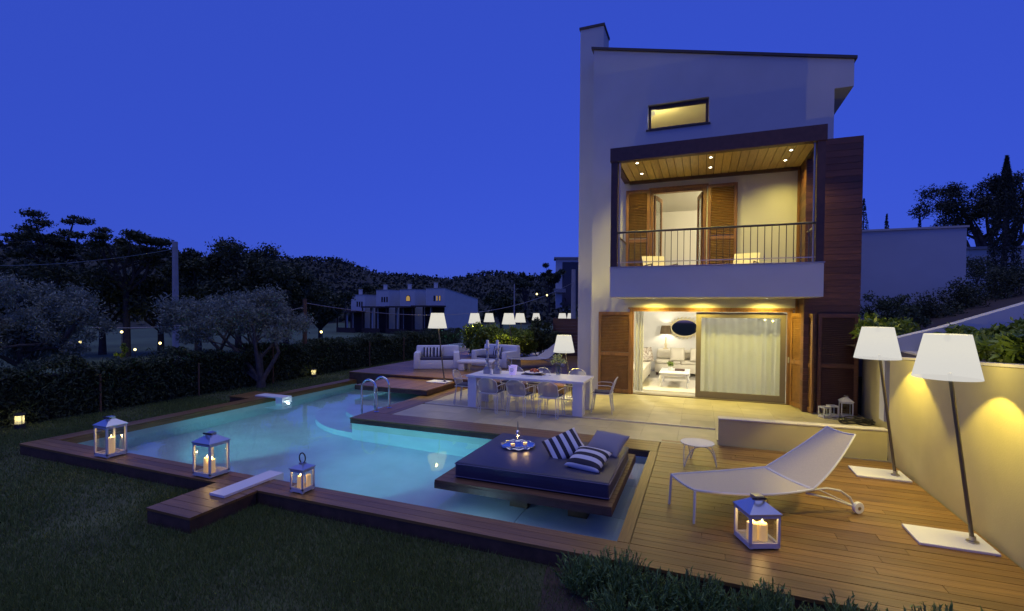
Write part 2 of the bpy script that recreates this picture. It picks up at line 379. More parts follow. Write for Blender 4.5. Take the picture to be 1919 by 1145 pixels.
# grass blades -------------------------------------------------------------
def numpy_mesh(name, verts, nper, m):
    n = len(verts)//nper; me = bpy.data.meshes.new(name)
    me.vertices.add(len(verts)); me.vertices.foreach_set('co', np.asarray(verts, np.float32).ravel())
    me.loops.add(n*nper); me.loops.foreach_set('vertex_index', np.arange(n*nper, dtype=np.int32))
    me.polygons.add(n); me.polygons.foreach_set('loop_start', np.arange(0, n*nper, nper, dtype=np.int32))
    me.update(calc_edges=True); me.materials.append(M[m] if isinstance(m, str) else m); return me
def blades(pts, h, w, lean=0.5):
    n = len(pts); a = rng.uniform(0, 2*PI, n); l = rng.uniform(0, lean, n); la = rng.uniform(0, 2*PI, n)
    hh = h*rng.uniform(0.5, 1.25, n); dx = np.cos(a)*w/2; dy = np.sin(a)*w/2
    v = np.empty((n, 3, 3)); v[:, 0] = pts; v[:, 1] = pts; v[:, 2] = pts
    v[:, 0, 0] -= dx; v[:, 0, 1] -= dy; v[:, 1, 0] += dx; v[:, 1, 1] += dy
    v[:, 2, 0] += np.cos(la)*l*hh; v[:, 2, 1] += np.sin(la)*l*hh; v[:, 2, 2] += hh
    return v.reshape(-1, 3)
def scatter(x0, x1, y0, y1, n):
    p = np.stack([rng.uniform(x0, x1, n), rng.uniform(y0, y1, n), np.full(n, LZ)], 1)
    c = np.sin(p[:, 0]*2.1+np.sin(p[:, 1]*1.7)*1.3)+np.sin(p[:, 1]*2.9+p[:, 0]*0.8)
    return p[rng.uniform(-2.6, 2.0, n) < c+0.6]
gp = [scatter(-6.5, -0.6, 1.6, 4.38, 150000), scatter(-13, -6.5, 0.5, 4.38, 90000), scatter(-12.95, -10.53, 4.38, 9, 36000), scatter(-12.95, -10.53, 9, 24, 40000)]
gp = [g[~((g[:, 0] > -5.89) & (g[:, 0] < -5.12) & (g[:, 1] > 3.52))] for g in gp]
gp = [g[~((g[:, 0] > -11.3) & (g[:, 0] < -10.4) & (g[:, 1] > 8.75) & (g[:, 1] < 9.65))] for g in gp]
gv = np.concatenate([blades(gp[0], 0.055, 0.007, 0.9), blades(gp[1], 0.055, 0.011, 0.9), blades(gp[2], 0.05, 0.013, 0.8), blades(gp[3], 0.05, 0.018, 0.8)])
tag(link('grass', numpy_mesh('grass', gv, 3, 'grass')), 'short green lawn grass around the pool deck', 'grass', kind='stuff')

# pool ------------------------------------------------------------------------
WZ = -0.12
pool = thing('pool_basin', None, None); pool['kind'] = 'structure'
PX0, PX1, PY0, PY1 = -10.19, -0.75, 4.79, 13.2     # outer outline of the water
TX, TY = -6.75, 8.08                               # corner of the terrace
def pool_poly(): return [(PX0, PY0), (PX1, PY0), (PX1, TY), (TX, TY), (TX, PY1), (PX0, PY1)]
PD = -1.35
pb = MB(); pp = pool_poly()
pb.add([(x, y, PD) for x, y in pp], [tuple(range(6))])
pb.build('pool_floor', 'pooltile', pool)
pw = MB()
for i in range(6):
    (xa, ya), (xb, yb) = pp[i], pp[(i+1) % 6]
    pw.add([(xa, ya, PD), (xb, yb, PD), (xb, yb, -0.13), (xa, ya, -0.13)], [(0, 1, 2, 3)])
pw.build('pool_wall', 'pooltile', pool)
# shallow shelf under the day bed, split in large slabs
sx = [-3.35, -2.05, -0.755]; sy = [4.795, 5.9, 7.0, 8.075]
for i in range(2):
    for j in range(3):
        piece('shelf_slab', 'pooltile', sx[i]+(.004 if i else 0), sx[i+1]-.004, sy[j]+.004, sy[j+1]-.004, PD+.004, -0.45, pool)
# curved steps at the far end
for k, (r, z) in enumerate(((2.45, -0.95), (1.75, -0.55))):
    cx_, cy_ = TX-0.01, 10.6
    pts = [(cx_, cy_-r)]+[(cx_-r*math.sin(a), cy_-r*math.cos(a)) for a in np.linspace(0.03, PI/2, 24)]+[(cx_-r, PY1-.01), (cx_, PY1-.01)]
    MB().slab(list(reversed(pts)), PD+.003, z).build('pool_step', 'pooltile', pool)
wat = MB().add([(x, y, WZ) for x, y in pp], [tuple(range(6))]).build('pool_water', 'water')
tag(wat, kind='structure')
# underwater lamps in the near wall and side wall
def pool_lamp(x, y, z, d, power, col=(0.22, 0.92, 0.92), angle=85, label=''):
    t = thing('pool_light', label, 'pool light', (x, y, z), math.atan2(d[1], d[0]))
    MB().lathe([(0.11, 0), (0.115, 0.01), (0.1, 0.02), (0.001, 0.02)], 20).build('bezel', 'chrome', t).rotation_euler = (0, PI/2, 0)
    o = MB().lathe([(0.085, 0), (0.07, 0.012), (0.001, 0.014)], 20).build('lens', 'poollens', t, loc=(0.022, 0, 0)); o.rotation_euler = (0, PI/2, 0)
    light('pool_beam', 'SPOT', (0.05, 0, 0), power, col, t, 0.06, angle, 0.7, (0, -PI/2, 0))
M['poollens'] = emission('pool lamp lens', (0.3, 0.9, 1.0), 6.0)
pool_lamp(-8.2, PY0+.004, -0.55, (-.15, 1), 240, label='round pool light in the near wall left of the jetty')
pool_lamp(-4.6, PY0+.004, -0.55, (-.25, 1), 260, label='round pool light in the near wall right of the jetty')
pool_lamp(-2.6, PY0+.004, -0.3, (.25, 1), 12, (.4, .75, 1.0), 150, label='added unseen fill light in the near wall in front of the day bed')  # added fill lamp, brightens the shelf that sky light hardly reaches
pool_lamp(-9.4, PY1-.03, -0.35, (0.3, -1), 50, label='round pool light in the far wall by the left deck strip')

# timber strips around the water ------------------------------------------------
deck = thing('pool_deck', None, None); deck['kind'] = 'structure'
BW, BT, GAP = 0.125, 0.03, 0.006
def boards_x(x0, x1, y0, y1, z, cuts=0, w=None, m='deck_x', parent=None):
    n = max(1, round((y1-y0)/(w or BW))); st = (y1-y0)/n
    for i in range(n):
        ya = y0+i*st; xs = [x0, x1]
        for c in range(cuts): xs.append(random.uniform(x0+.15*(x1-x0), x1-.1*(x1-x0)))
        xs.sort()
        for a, b in zip(xs[:-1], xs[1:]):
            piece('plank', m, a+.002, b-.002, ya+GAP/2, ya+st-GAP/2, z-BT, z+random.uniform(-.0015, .0015), parent or deck)
def boards_y(x0, x1, y0, y1, z, cuts=0, w=None, m='deck_y', parent=None):
    n = max(1, round((x1-x0)/(w or BW))); st = (x1-x0)/n
    for i in range(n):
        xa = x0+i*st; ys = [y0, y1]
        for c in range(cuts): ys.append(random.uniform(y0+.15*(y1-y0), y1-.1*(y1-y0)))
        ys.sort()
        for a, b in zip(ys[:-1], ys[1:]):
            piece('plank', m, xa+GAP/2, xa+st-GAP/2, a+.002, b-.002, z-BT, z+random.uniform(-.0015, .0015), parent or deck)
def carcass(x0, x1, y0, y1, z0, z1, inset=0.01): piece('bearer', 'deck_dark', x0+inset, x1-inset, y0+inset, y1-inset, z0, z1, deck)
FX1 = 2.70
boards_x(-10.52, FX1, 4.40, 4.78, 0.0, cuts=2)                        # front strip
carcass(-10.52, FX1, 4.40, 4.78, LZ-.05, -BT-.002)
boards_y(-10.52, -10.2, 4.784, 13.6, 0.0, cuts=1)                    # left strip
carcass(-10.52, -10.2, 4.784, 13.6, LZ-.05, -BT-.002)
boards_x(-0.62, FX1, 4.784, 8.84, 0.0, cuts=1)                         # sun deck on the right
carcass(-0.76, FX1, 4.784, 8.84, LZ-.05, -BT-.002)
boards_y(-0.75, -0.625, 4.784, 8.06, 0.0)                             # edging board
boards_x(-6.80, -0.64, 8.06, 8.66, 0.0, cuts=1, w=0.15)                # terrace front strip
carcass(-6.80, -0.76, 8.06, 8.66, -0.115, -BT-.002)
boards_y(-6.80, -6.2, 8.664, 12.4, 0.0, cuts=0, w=0.15)                # terrace side strip
carcass(-6.80, -6.2, 8.664, 12.4, -0.115, -BT-.002)
boards_x(-5.87, -5.14, 3.54, 4.396, 0.0, w=0.143)                      # jetty over the lawn
carcass(-5.87, -5.14, 3.54, 4.40, LZ-.02, -BT-.002)
boards_y(-11.26, -10.524, 8.8, 9.6, 0.0, w=0.14)                       # little platform on the far side
carcass(-11.26, -10.53, 8.8, 9.6, LZ-.02, -BT-.002)
piece('fascia_board', 'deck_y', -10.212, -10.196, 4.79, 13.2, -.17, -.032, deck)
# raised platform over the far end and the upper deck behind it
boards_y(-8.93, -6.62, 10.8, 12.4, 0.15, w=0.14)
carcass(-8.93, -6.62, 10.8, 12.4, 0.02, 0.15-BT-.002, 0.0)
boards_x(-10.5, -3.4, 12.41, 20.5, 0.24, cuts=0, w=0.16)
carcass(-10.5, -3.4, 12.41, 20.5, -.3, 0.24-BT-.002, 0.012)
# stone terrace ------------------------------------------------------------------
ter = thing('terrace', None, None); ter['kind'] = 'structure'
MB().slab([(-6.19, 8.67), (0.30, 8.67), (0.30, 8.98), (3.3, 8.98), (3.3, 13.27), (-3.4, 13.27), (-3.4, 12.40), (-6.19, 12.40)], -0.30, -0.022).build('terrace_bed', 'grout', ter)
def tiles(x0, x1, y0, y1, s=0.62, sxx=None):
    nx = max(1, round((x1-x0)/(sxx or s))); ny = max(1, round((y1-y0)/s)); dx = (x1-x0)/nx; dy = (y1-y0)/ny
    for i in range(nx):
        for j in range(ny):
            piece('tile', 'tile', x0+i*dx+.0015, x0+(i+1)*dx-.0015, y0+j*dy+.0015, y0+(j+1)*dy-.0015, -0.021, random.uniform(-.001, .0008), ter)
tiles(-6.19, 0.28, 8.67, 9.90)
tiles(-6.19, 0.28, 10.06, 12.40); tiles(0.28, 3.28, 9.2, 12.40); tiles(-3.39, 3.28, 12.40, 13.27, 0.87, 0.62)
piece('riser_shade_strip', 'riser_shade', -6.19, 0.27, 9.903, 10.018, -0.03, -0.012, ter)  # flat strip, the shade of a step riser put into its colour
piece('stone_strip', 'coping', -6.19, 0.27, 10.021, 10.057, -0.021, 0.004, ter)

# ------------------------------------------------------------------ garden walls
w = thing('garden_wall', 'tall beige rendered garden wall beside the sun deck', 'wall', (2.72, 6, 0))
poly = [(2.6, LZ-.3), (9.04, LZ-.3), (9.04, 1.555), (2.6, 2.0)]
b = MB()
vs_ = [(0, y-6, z) for y, z in poly]+[(0.22, y-6, z) for y, z in poly]
b.add(vs_, [(0, 1, 2, 3)[::-1], (4, 5, 6, 7), (0, 4, 5, 1)[::-1], (1, 5, 6, 2)[::-1], (2, 6, 7, 3)[::-1], (3, 7, 4, 0)[::-1]]).build('wall', 'beige', w, bevel=0.008)
cp = [(2.58, 2.004), (9.05, 1.559)]
b = MB(); b.add([(x, y-6, z+dz) for y, z in cp for x in (-.012, .235) for dz in (0, .03)],
                [(0, 1, 3, 2), (4, 6, 7, 5), (0, 4, 5, 1), (2, 3, 7, 6), (1, 5, 7, 3), (0, 2, 6, 4)]).build('coping', 'coping', w)
w = thing('garden_wall', 'pale rendered garden wall section between tall wall and timber cladding', 'wall', (3.32, 10.7, 0))
MB().box(0, .2, -1.8, 2.0, -.3, 1.56).build('wall', 'beige', w, bevel=0.006)
MB().box(-.01, .21, -1.81, 2.01, 1.563, 1.59).build('coping', 'coping', w)
w = thing('low_wall', 'low beige rendered wall between terrace and sun deck', 'wall', (0.30, 8.86, 0))
MB().slab([(0, 0), (2.41, 0.16), (2.41, .32), (0, .17)], -.1, .43).build('wall', 'beige', w, bevel=0.006)
MB().slab([(-.01, -.012), (2.415, 0.148), (2.415, .33), (-.01, .18)], .433, .455).build('coping', 'coping', w, bevel=0.004)

# ------------------------------------------------------------------ the villa
YF = 13.28
villa = thing('villa', 'tall white villa with timber balcony, shutters and lit rooms', 'house', (0, YF, 0))
def V(y): return y-YF
def zt(x): return 9.42+(x+2.85)*(8.08-9.42)/6.05
T = 0.25; YB = 22.3
ops = [(-1.73, 1.99, -0.2, 2.28), (-1.29, 0.09, 2.85, 5.45), (-1.39, 0.11, 7.05, 7.70)]
xs = sorted({-2.85, 2.82}|{v for o in ops for v in o[:2]}); zs = sorted({-.3, 7.9}|{v for o in ops for v in o[2:]})
b = MB()
for zi in range(len(zs)-1):
    run = None
    for xi in range(len(xs)-1):
        cx_, cz_ = (xs[xi]+xs[xi+1])/2, (zs[zi]+zs[zi+1])/2
        op = any(o[0] < cx_ < o[1] and o[2] < cz_ < o[3] for o in ops)
        if not op: run = [xs[xi], xs[xi+1]] if run is None else [run[0], xs[xi+1]]
        if (op or xi == len(xs)-2) and run: b.box(run[0], run[1], 0, T, zs[zi], zs[zi+1]); run = None
b.prism([(-2.85, 7.9), (2.82, 7.9), (2.82, zt(2.82)), (-2.85, zt(-2.85))], 0, T)
b.prism([(2.82, 7.47), (3.2, 7.47), (3.2, zt(3.2)), (2.82, zt(2.82))], 0, V(YB))
b.box(-2.85, -2.6, T, V(YB), -.3, 8.9); b.box(2.57, 2.82, T, V(YB), -.3, 8.0); b.box(-2.6, 2.57, V(YB)-.25, V(YB), -.3, 8.0)
b.build('wall', 'white', villa)
MB().prism([(-2.91, zt(-2.91)+.004), (3.25, zt(3.25)+.004), (3.25, zt(3.25)+.07), (-2.91, zt(-2.91)+.07)], -.05, V(YB)+.05).build('roof', 'roof', villa)
p0 = atY(1088, 57, 13.95); p1 = atY(1131.5, 48, 13.95)
ch = MB().box(p0.x, p1.x, V(13.95), V(14.75), -.3, p0.z).build('chimney', 'white', villa)
MB().box(p0.x-.03, p1.x+.03, V(13.92), V(14.78), p0.z+.003, p0.z+.07).build('chimney_cap', 'roof', ch)
# rooms: linings set inside the shell
def room(x0, x1, y0, y1, z0, z1, mwall, name):
    r = MB(); e = .02
    r.add([(x0, V(y0), z0), (x0, V(y1), z0), (x1, V(y1), z0), (x1, V(y0), z0), (x0, V(y0), z1), (x0, V(y1), z1), (x1, V(y1), z1), (x1, V(y0), z1)],
          [(0, 4, 5, 1), (1, 5, 6, 2), (2, 6, 7, 3), (4, 7, 6, 5)])
    r.build(name, mwall, villa)
    MB().box(x0, x1, V(y0), V(y1), z0-.06, z0-.004).build('room_floor', 'inner_floor', villa)
room(-2.59, 2.56, 13.54, 18.7, 0.0, 2.50, 'inner_white', 'living_room_lining')
room(-2.59, 2.56, 13.54, 17.2, 2.86, 5.60, 'inner_white', 'bedroom_lining')
room(-2.59, 2.56, 13.54, 17.2, 5.95, 7.95, 'inner_cream', 'attic_lining')
# attic window
wd = MB()
for a in ((-1.385, 0.105, 7.055, 7.115), (-1.385, 0.105, 7.60, 7.695)): wd.box(a[0], a[1], .10, .17, a[2], a[3])
wd.box(-1.385, -1.315, .10, .17, 7.115, 7.60); wd.box(.035, .105, .10, .17, 7.115, 7.60)
wf = wd.build('window', 'frame_dark', villa)
MB().box(-1.315, .035, .13, .136, 7.115, 7.60).build('pane', 'winglass', wf)
MB().box(-1.43, .15, -.04, .098, 7.012, 7.048).build('window_sill', 'roof', wf)
# timber clad wing
wing = MB().box(2.17, 3.19, V(12.515), .28, 0.0, 6.06).build('cladding_core', 'frame_dark', villa)
nb = 43; st = 6.08/nb
for i in range(nb):
    z0 = i*st
    if z0 < 2.24: piece('cladding_board', 'clad', 2.152, 2.40, V(12.49), V(12.513), z0+.003, z0+st-.003, wing)
    else: piece('cladding_board', 'clad', 2.152, 3.21, V(12.49), V(12.513), z0+.003, z0+st-.003, wing)
    piece('cladding_board', 'clad', 2.148, 2.168, V(12.516), -.002, z0+.003, z0+st-.003, wing)
    piece('cladding_board', 'clad', 3.192, 3.212, V(12.516), .27, z0+.003, z0+st-.003, wing)
MB().box(2.10, 2.146, -.05, -.003, 0.0, 6.05).build('corner_post', 'shutter', wing)
# shutters ---------------------------------------------------------------------
def shutter(x, y, z0, z1, wdt, ang, flip=1, mid=0.48, mats=('shutter', 'slat'), label=None):
    s = bpy.data.objects.new('shutter', None); COL.objects.link(s); s.parent = villa; s.location = (x, V(y), 0); s.rotation_euler = (0, 0, ang)
    t = .022; fr = MB(); zm = z0+(z1-z0)*mid
    fr.box(0, .075, -t, t, z0, z1); fr.box(wdt-.075, wdt, -t, t, z0, z1)
    for a, c in ((z0, z0+.10), (zm-.045, zm+.045), (z1-.085, z1)): fr.box(.075, wdt-.075, -t, t, a, c)
    fr.build('shutter_frame', mats[0], s, bevel=.004, seg=1)
    sl = MB(); z = z0+.112
    while z < z1-.10:
        if not (zm-.06 < z < zm+.052):
            sl.add([(.077, -.018, z), (wdt-.077, -.018, z), (wdt-.077, .012, z+.032), (.077, .012, z+.032), (.077, -.014, z-.006), (wdt-.077, -.014, z-.006), (wdt-.077, .016, z+.026), (.077, .016, z+.026)],
                   [(0, 1, 2, 3), (7, 6, 5, 4), (0, 4, 5, 1), (3, 2, 6, 7)])
        z += .042
    tag(sl.build('louvre_slats', mats[1], s), kind='stuff')
    if label: s['label'] = label
    return s
shutter(-2.63, 13.22, 0.02, 2.22, 0.89, 0.0)
shutter(2.02, 13.20, 0.02, 2.22, 0.92, math.atan2(-.88, .30))
shutter(2.42, 12.455, 0.02, 2.22, 0.76, 0.0, mats=('clad', 'clad'))
shutter(-1.30, 13.24, 2.87, 5.46, 0.62, math.radians(187))
shutter(0.12, 13.23, 2.87, 5.46, 0.68, math.radians(-2))
# ground floor opening: frame, sliding pane
fr = MB(); fr.box(-1.80, -1.70, -.03, .12, 0, 2.33); fr.box(1.95, 2.05, -.03, .12, 0, 2.33); fr.box(-1.70, 1.95, -.03, .12, 2.24, 2.33)
door = fr.build('sliding_door', 'shutter', villa, bevel=.004, seg=1)
MB().box(-1.84, 2.09, -.05, -.032, 2.30, 2.345).build('door_hood', 'shutter', door)
MB().box(-1.695, 1.945, -.02, .2, -.001, .022).build('door_track', 'alu', door)
sf = MB(); x0, x1 = -0.12, 1.93
for a in ((x0, x0+.12, .025, 2.22), (x1-.12, x1, .025, 2.22)): sf.box(a[0], a[1], .05, .10, a[2], a[3])
sf.box(x0+.12, x1-.12, .05, .10, .025, .19); sf.box(x0+.12, x1-.12, .05, .10, 2.09, 2.22)
sf.build('sash_frame', 'alu', door, bevel=.003, seg=1)
MB().box(x0+.12, x1-.12, .072, .08, .19, 2.09).build('pane', 'winglass', door)
MB().box(1.955, 1.99, -.05, -.031, 1.02, 1.16).build('door_handle', 'chrome', door)
# balcony ------------------------------------------------------------------------
BY = 11.21
bal = bpy.data.objects.new('balcony', None); COL.objects.link(bal); bal.parent = villa
sl = MB(); sl.box(-1.98, 2.26, V(BY)+.12, -.002, 2.57, 2.84); sl.box(-1.98, 2.26, V(BY), V(BY)+.12, 2.57, 3.25); sl.box(-1.98, -1.86, V(BY)+.12, -.002, 2.84, 3.25)
sl.build('balcony_slab', 'white', bal)
MB().box(-2.0, 2.28, V(BY)-.015, V(BY)+.14, 3.253, 3.27).build('parapet_trim', 'steel', bal)
MB().box(-1.855, 2.145, V(BY)+.125, -.01, 2.842, 2.86).build('balcony_floor', 'tile', bal)
pf = MB(); pf.box(-2.0, 2.28, V(BY)-.01, V(BY)+.17, 5.68, 5.99)
pf.box(-1.98, -1.83, V(BY)+.02, V(BY)+.16, 3.272, 5.679); pf.box(2.12, 2.26, V(BY)+.02, V(BY)+.16, 3.272, 5.679)
pf.box(-1.98, -1.84, V(BY)+.171, -.003, 5.68, 5.96); pf.box(2.145, 2.26, V(BY)+.171, V(12.485), 5.68, 5.96)
pf.box(-1.839, 2.144, V(BY)+.171, -.003, 5.75, 5.95)
pf.build('balcony_canopy', 'frame_dark', bal)
npk = 23; st = (2.143+1.838)/npk
for i in range(npk): piece('ceiling_board', 'ceil_wood', -1.838+i*st+.007, -1.838+(i+1)*st-.007, V(BY)+.173, -.09, 5.715, 5.748, bal)
MB().box(-1.838, 2.143, -.088, -.004, 5.64, 5.748).build('ceiling_moulding', 'frame_dark', bal)
rl = MB(); rl.tube([(-1.83, V(BY)+.06, 4.06), (2.12, V(BY)+.06, 4.06)], .024, 10).build('handrail', 'anthracite', bal, smooth=True)
rl = MB(); rl.box(-1.83, 2.12, V(BY)+.05, V(BY)+.07, 3.36, 3.38); rl.box(-1.93, -1.91, V(BY)+.19, -.02, 3.36, 3.38); rl.build('bottom_rail', 'steel', bal)
for sxx in (-1.90, 2.19):
    MB().tube([(sxx, V(BY)+.19, 4.05), (sxx, -.02 if sxx < 0 else V(12.485), 4.05)], .022, 8).build('side_rail', 'steel', bal, smooth=True)
    for k in range(11 if sxx < 0 else 6): piece('side_baluster', 'anthracite', sxx-.006, sxx+.006, V(BY)+.27+k*.16, V(BY)+.282+k*.16, 3.272 if sxx < 0 else 2.9, 4.03, bal)
for sxx in (-1.795, 2.085): MB().tube([(sxx, V(BY)+.09, 3.272), (sxx, V(BY)+.09, 5.68)], .022, 10).build('rail_post', 'steel', bal, smooth=True)
for i in range(29):
    x = -1.83+.132*(i+1); piece('baluster', 'anthracite', x-.007, x+.007, V(BY)+.053, V(BY)+.067, 3.272, 4.045, bal)
# bedroom door
fr = MB(); fr.box(-1.29, -1.22, -.02, .14, 2.86, 5.45); fr.box(.0, .09, -.02, .14, 2.86, 5.45); fr.box(-1.22, .0, -.02, .14, 5.36, 5.45); fr.box(-1.33, .13, -.05, -.022, 5.44, 5.50)
bd = fr.build('balcony_door', 'shutter', villa, bevel=.004, seg=1)
lf = bpy.data.objects.new('door_leaf', None); COL.objects.link(lf); lf.parent = villa; lf.location = (-1.20, .16, 0); lf.rotation_euler = (0, 0, math.radians(78))
f2 = MB(); f2.box(0, .09, -.02, .02, 2.88, 5.35); f2.box(.56, .65, -.02, .02, 2.88, 5.35); f2.box(.09, .56, -.02, .02, 2.88, 3.05); f2.box(.09, .56, -.02, .02, 5.25, 5.35)
f2.build('leaf_frame', 'shutter', lf); MB().box(.09, .56, -.004, .004, 3.05, 5.25).build('pane', 'winglass', lf)
lf = bpy.data.objects.new('door_leaf', None); COL.objects.link(lf); lf.parent = villa; lf.location = (-.01, .16, 0); lf.rotation_euler = (0, 0, math.radians(100))
f2.build('leaf_frame', 'shutter', lf)
MB().box(.09, .56, -.004, .004, 3.05, 5.25).build('pane', 'winglass', lf)
# recessed downlights: canopy (six) and balcony soffit (three)
def downlight(x, y, z, label, power, ang=110, group=None, col=WARM):
    t = thing('downlight', label, 'downlight', (x, y, z), 0, group)
    MB().lathe([(.03, -.004), (.05, -.006), (.055, 0.0)], 20, caps=False).build('bezel', 'chrome', t, smooth=True)
    MB().lathe([(.001, -.003), (.03, -.003)], 16, caps=False).build('lens', 'spot', t)
    light('downlight_beam', 'SPOT', (0, 0, -.012), power, col, t, .03, ang, .95)
names6 = ['front left', 'rear left', 'front middle', 'rear middle', 'front right', 'rear right']
for k, p in enumerate([(1194, 306), (1204, 328.5), (1332, 295), (1331, 319), (1483, 281.5), (1467, 309)]):
    q = atZ(p[0], p[1], 5.71); downlight(q.x, min(q.y, 12.55), 5.713, names6[k]+' recessed downlight in the balcony canopy ceiling', 125, 138, 'canopy downlights')
for k, (x, nm) in enumerate(((-1.15, 'left'), (0.0, 'middle'), (1.45, 'right'))):
    downlight(x, 12.88, 2.568, nm+' recessed downlight under the balcony slab', 200, 165, 'soffit downlights')
# room lamps
def ceiling_lamp(x, y, z, label, power, col):
    t = thing('ceiling_lamp', label, 'ceiling lamp', (x, y, z))
    MB().lathe([(.05, 0), (.05, -.02), (.012, -.03), (.012, -.12)], 16).build('rose', 'whitemetal', t, smooth=True)
    MB().ball((0, 0, -.20), .085, 10).build('globe', 'bulb', t, smooth=True)
    light('room_light', 'POINT', (0, 0, -.36), power, col, t, .06)
ceiling_lamp(-2.1, 14.6, 2.497, 'round glass ceiling lamp in the living room', 170, (1.0, 0.91, 0.72))
ceiling_lamp(0.9, 14.9, 2.497, 'round glass ceiling lamp behind the sheer curtain', 200, (1.0, 0.91, 0.68))
ceiling_lamp(1.8, 14.6, 5.597, 'round glass ceiling lamp in the bedroom', 330, (1.0, 0.84, 0.5))
aq = atZ(1222, 212, 7.74)
ceiling_lamp(aq.x, aq.y, 7.947, 'round glass ceiling lamp in the attic room', 95, (1.0, 0.82, 0.34))

# ------------------------------------------------------------------ floor lamps
def floor_lamp(x, y, z, label, h=2.07, power=108, rz=0.0, base=True):
    t = thing('floor_lamp', label, 'lamp', (x, y, z), rz, 'leaning floor lamps with white cone shades')
    zs_ = h-.435
    if base: MB().box(-.49, .13, -.20, .25, 0.004, .03).build('base_plate', 'whiteplastic', t, bevel=.004)
    MB().tube([(0, 0, .034), (-.21, 0, zs_+.05)], .019, 10).build('pole', 'bronze', t, smooth=True)
    MB().lathe([(.05, .031), (.05, .045), (.028, .05), (.026, .09)], 14).build('pole_socket', 'steel', t, smooth=True)
    c = (-.235, 0, zs_)
    sh = MB().lathe([(.272, 0), (.182, .435)], 40, c, caps=False)
    sh.build('lamp_shade', 'shade', t, smooth=True)
    MB().lathe([(.001, .0), (.02, .01), (.03, .035), (.02, .06), (.012, .075)], 12, (c[0], 0, zs_+.36)).build('bulb', 'bulb', t, smooth=True)
    light('lamp_light', 'POINT', (c[0], 0, zs_+.28), power, WARM, t, .03)
    return t
floor_lamp(2.51, 6.02, 0, 'floor lamp nearest the camera, leaning against the beige garden wall')
floor_lamp(2.52, 8.08, 0, 'floor lamp by the corner of low wall and garden wall')
p = atZ(837, 716, .15); floor_lamp(p.x, min(p.y, 12.12), .15, 'floor lamp on the raised timber platform over the pool end', 2.0, 100)
p = atD(1059, 640, 12.4); floor_lamp(p.x+.235, p.y-.1, 0, 'shorter floor lamp standing behind the dining table', 1.62, 110, base=True)
for x, D, nm, pw_ in ((891, 20.8, 'leftmost of the far lamps above the lit shrub', 60), (918, 24, 'far lamp half hidden behind the lit shrub, second from left', 50), (955, 19, 'far lamp in front of the lit shrub, left of the touching pair', 80),
                      (976, 22.9, 'far lamp behind the lit shrub, right of the touching pair', 60), (1006, 30, 'small far lamp behind the dark shrub', 22), (1055, 28, 'distant lamp above timber fence, left of the pair', 18), (1070, 36, 'distant lamp above timber fence, right of the pair, nearest the villa', 16)):
    q = atD(x, 587, D); floor_lamp(q.x+.2, q.y, 0.24 if q.y < 20.4 else 0.05, nm, (q.z-(0.24 if q.y < 20.4 else 0.05)), pw_)

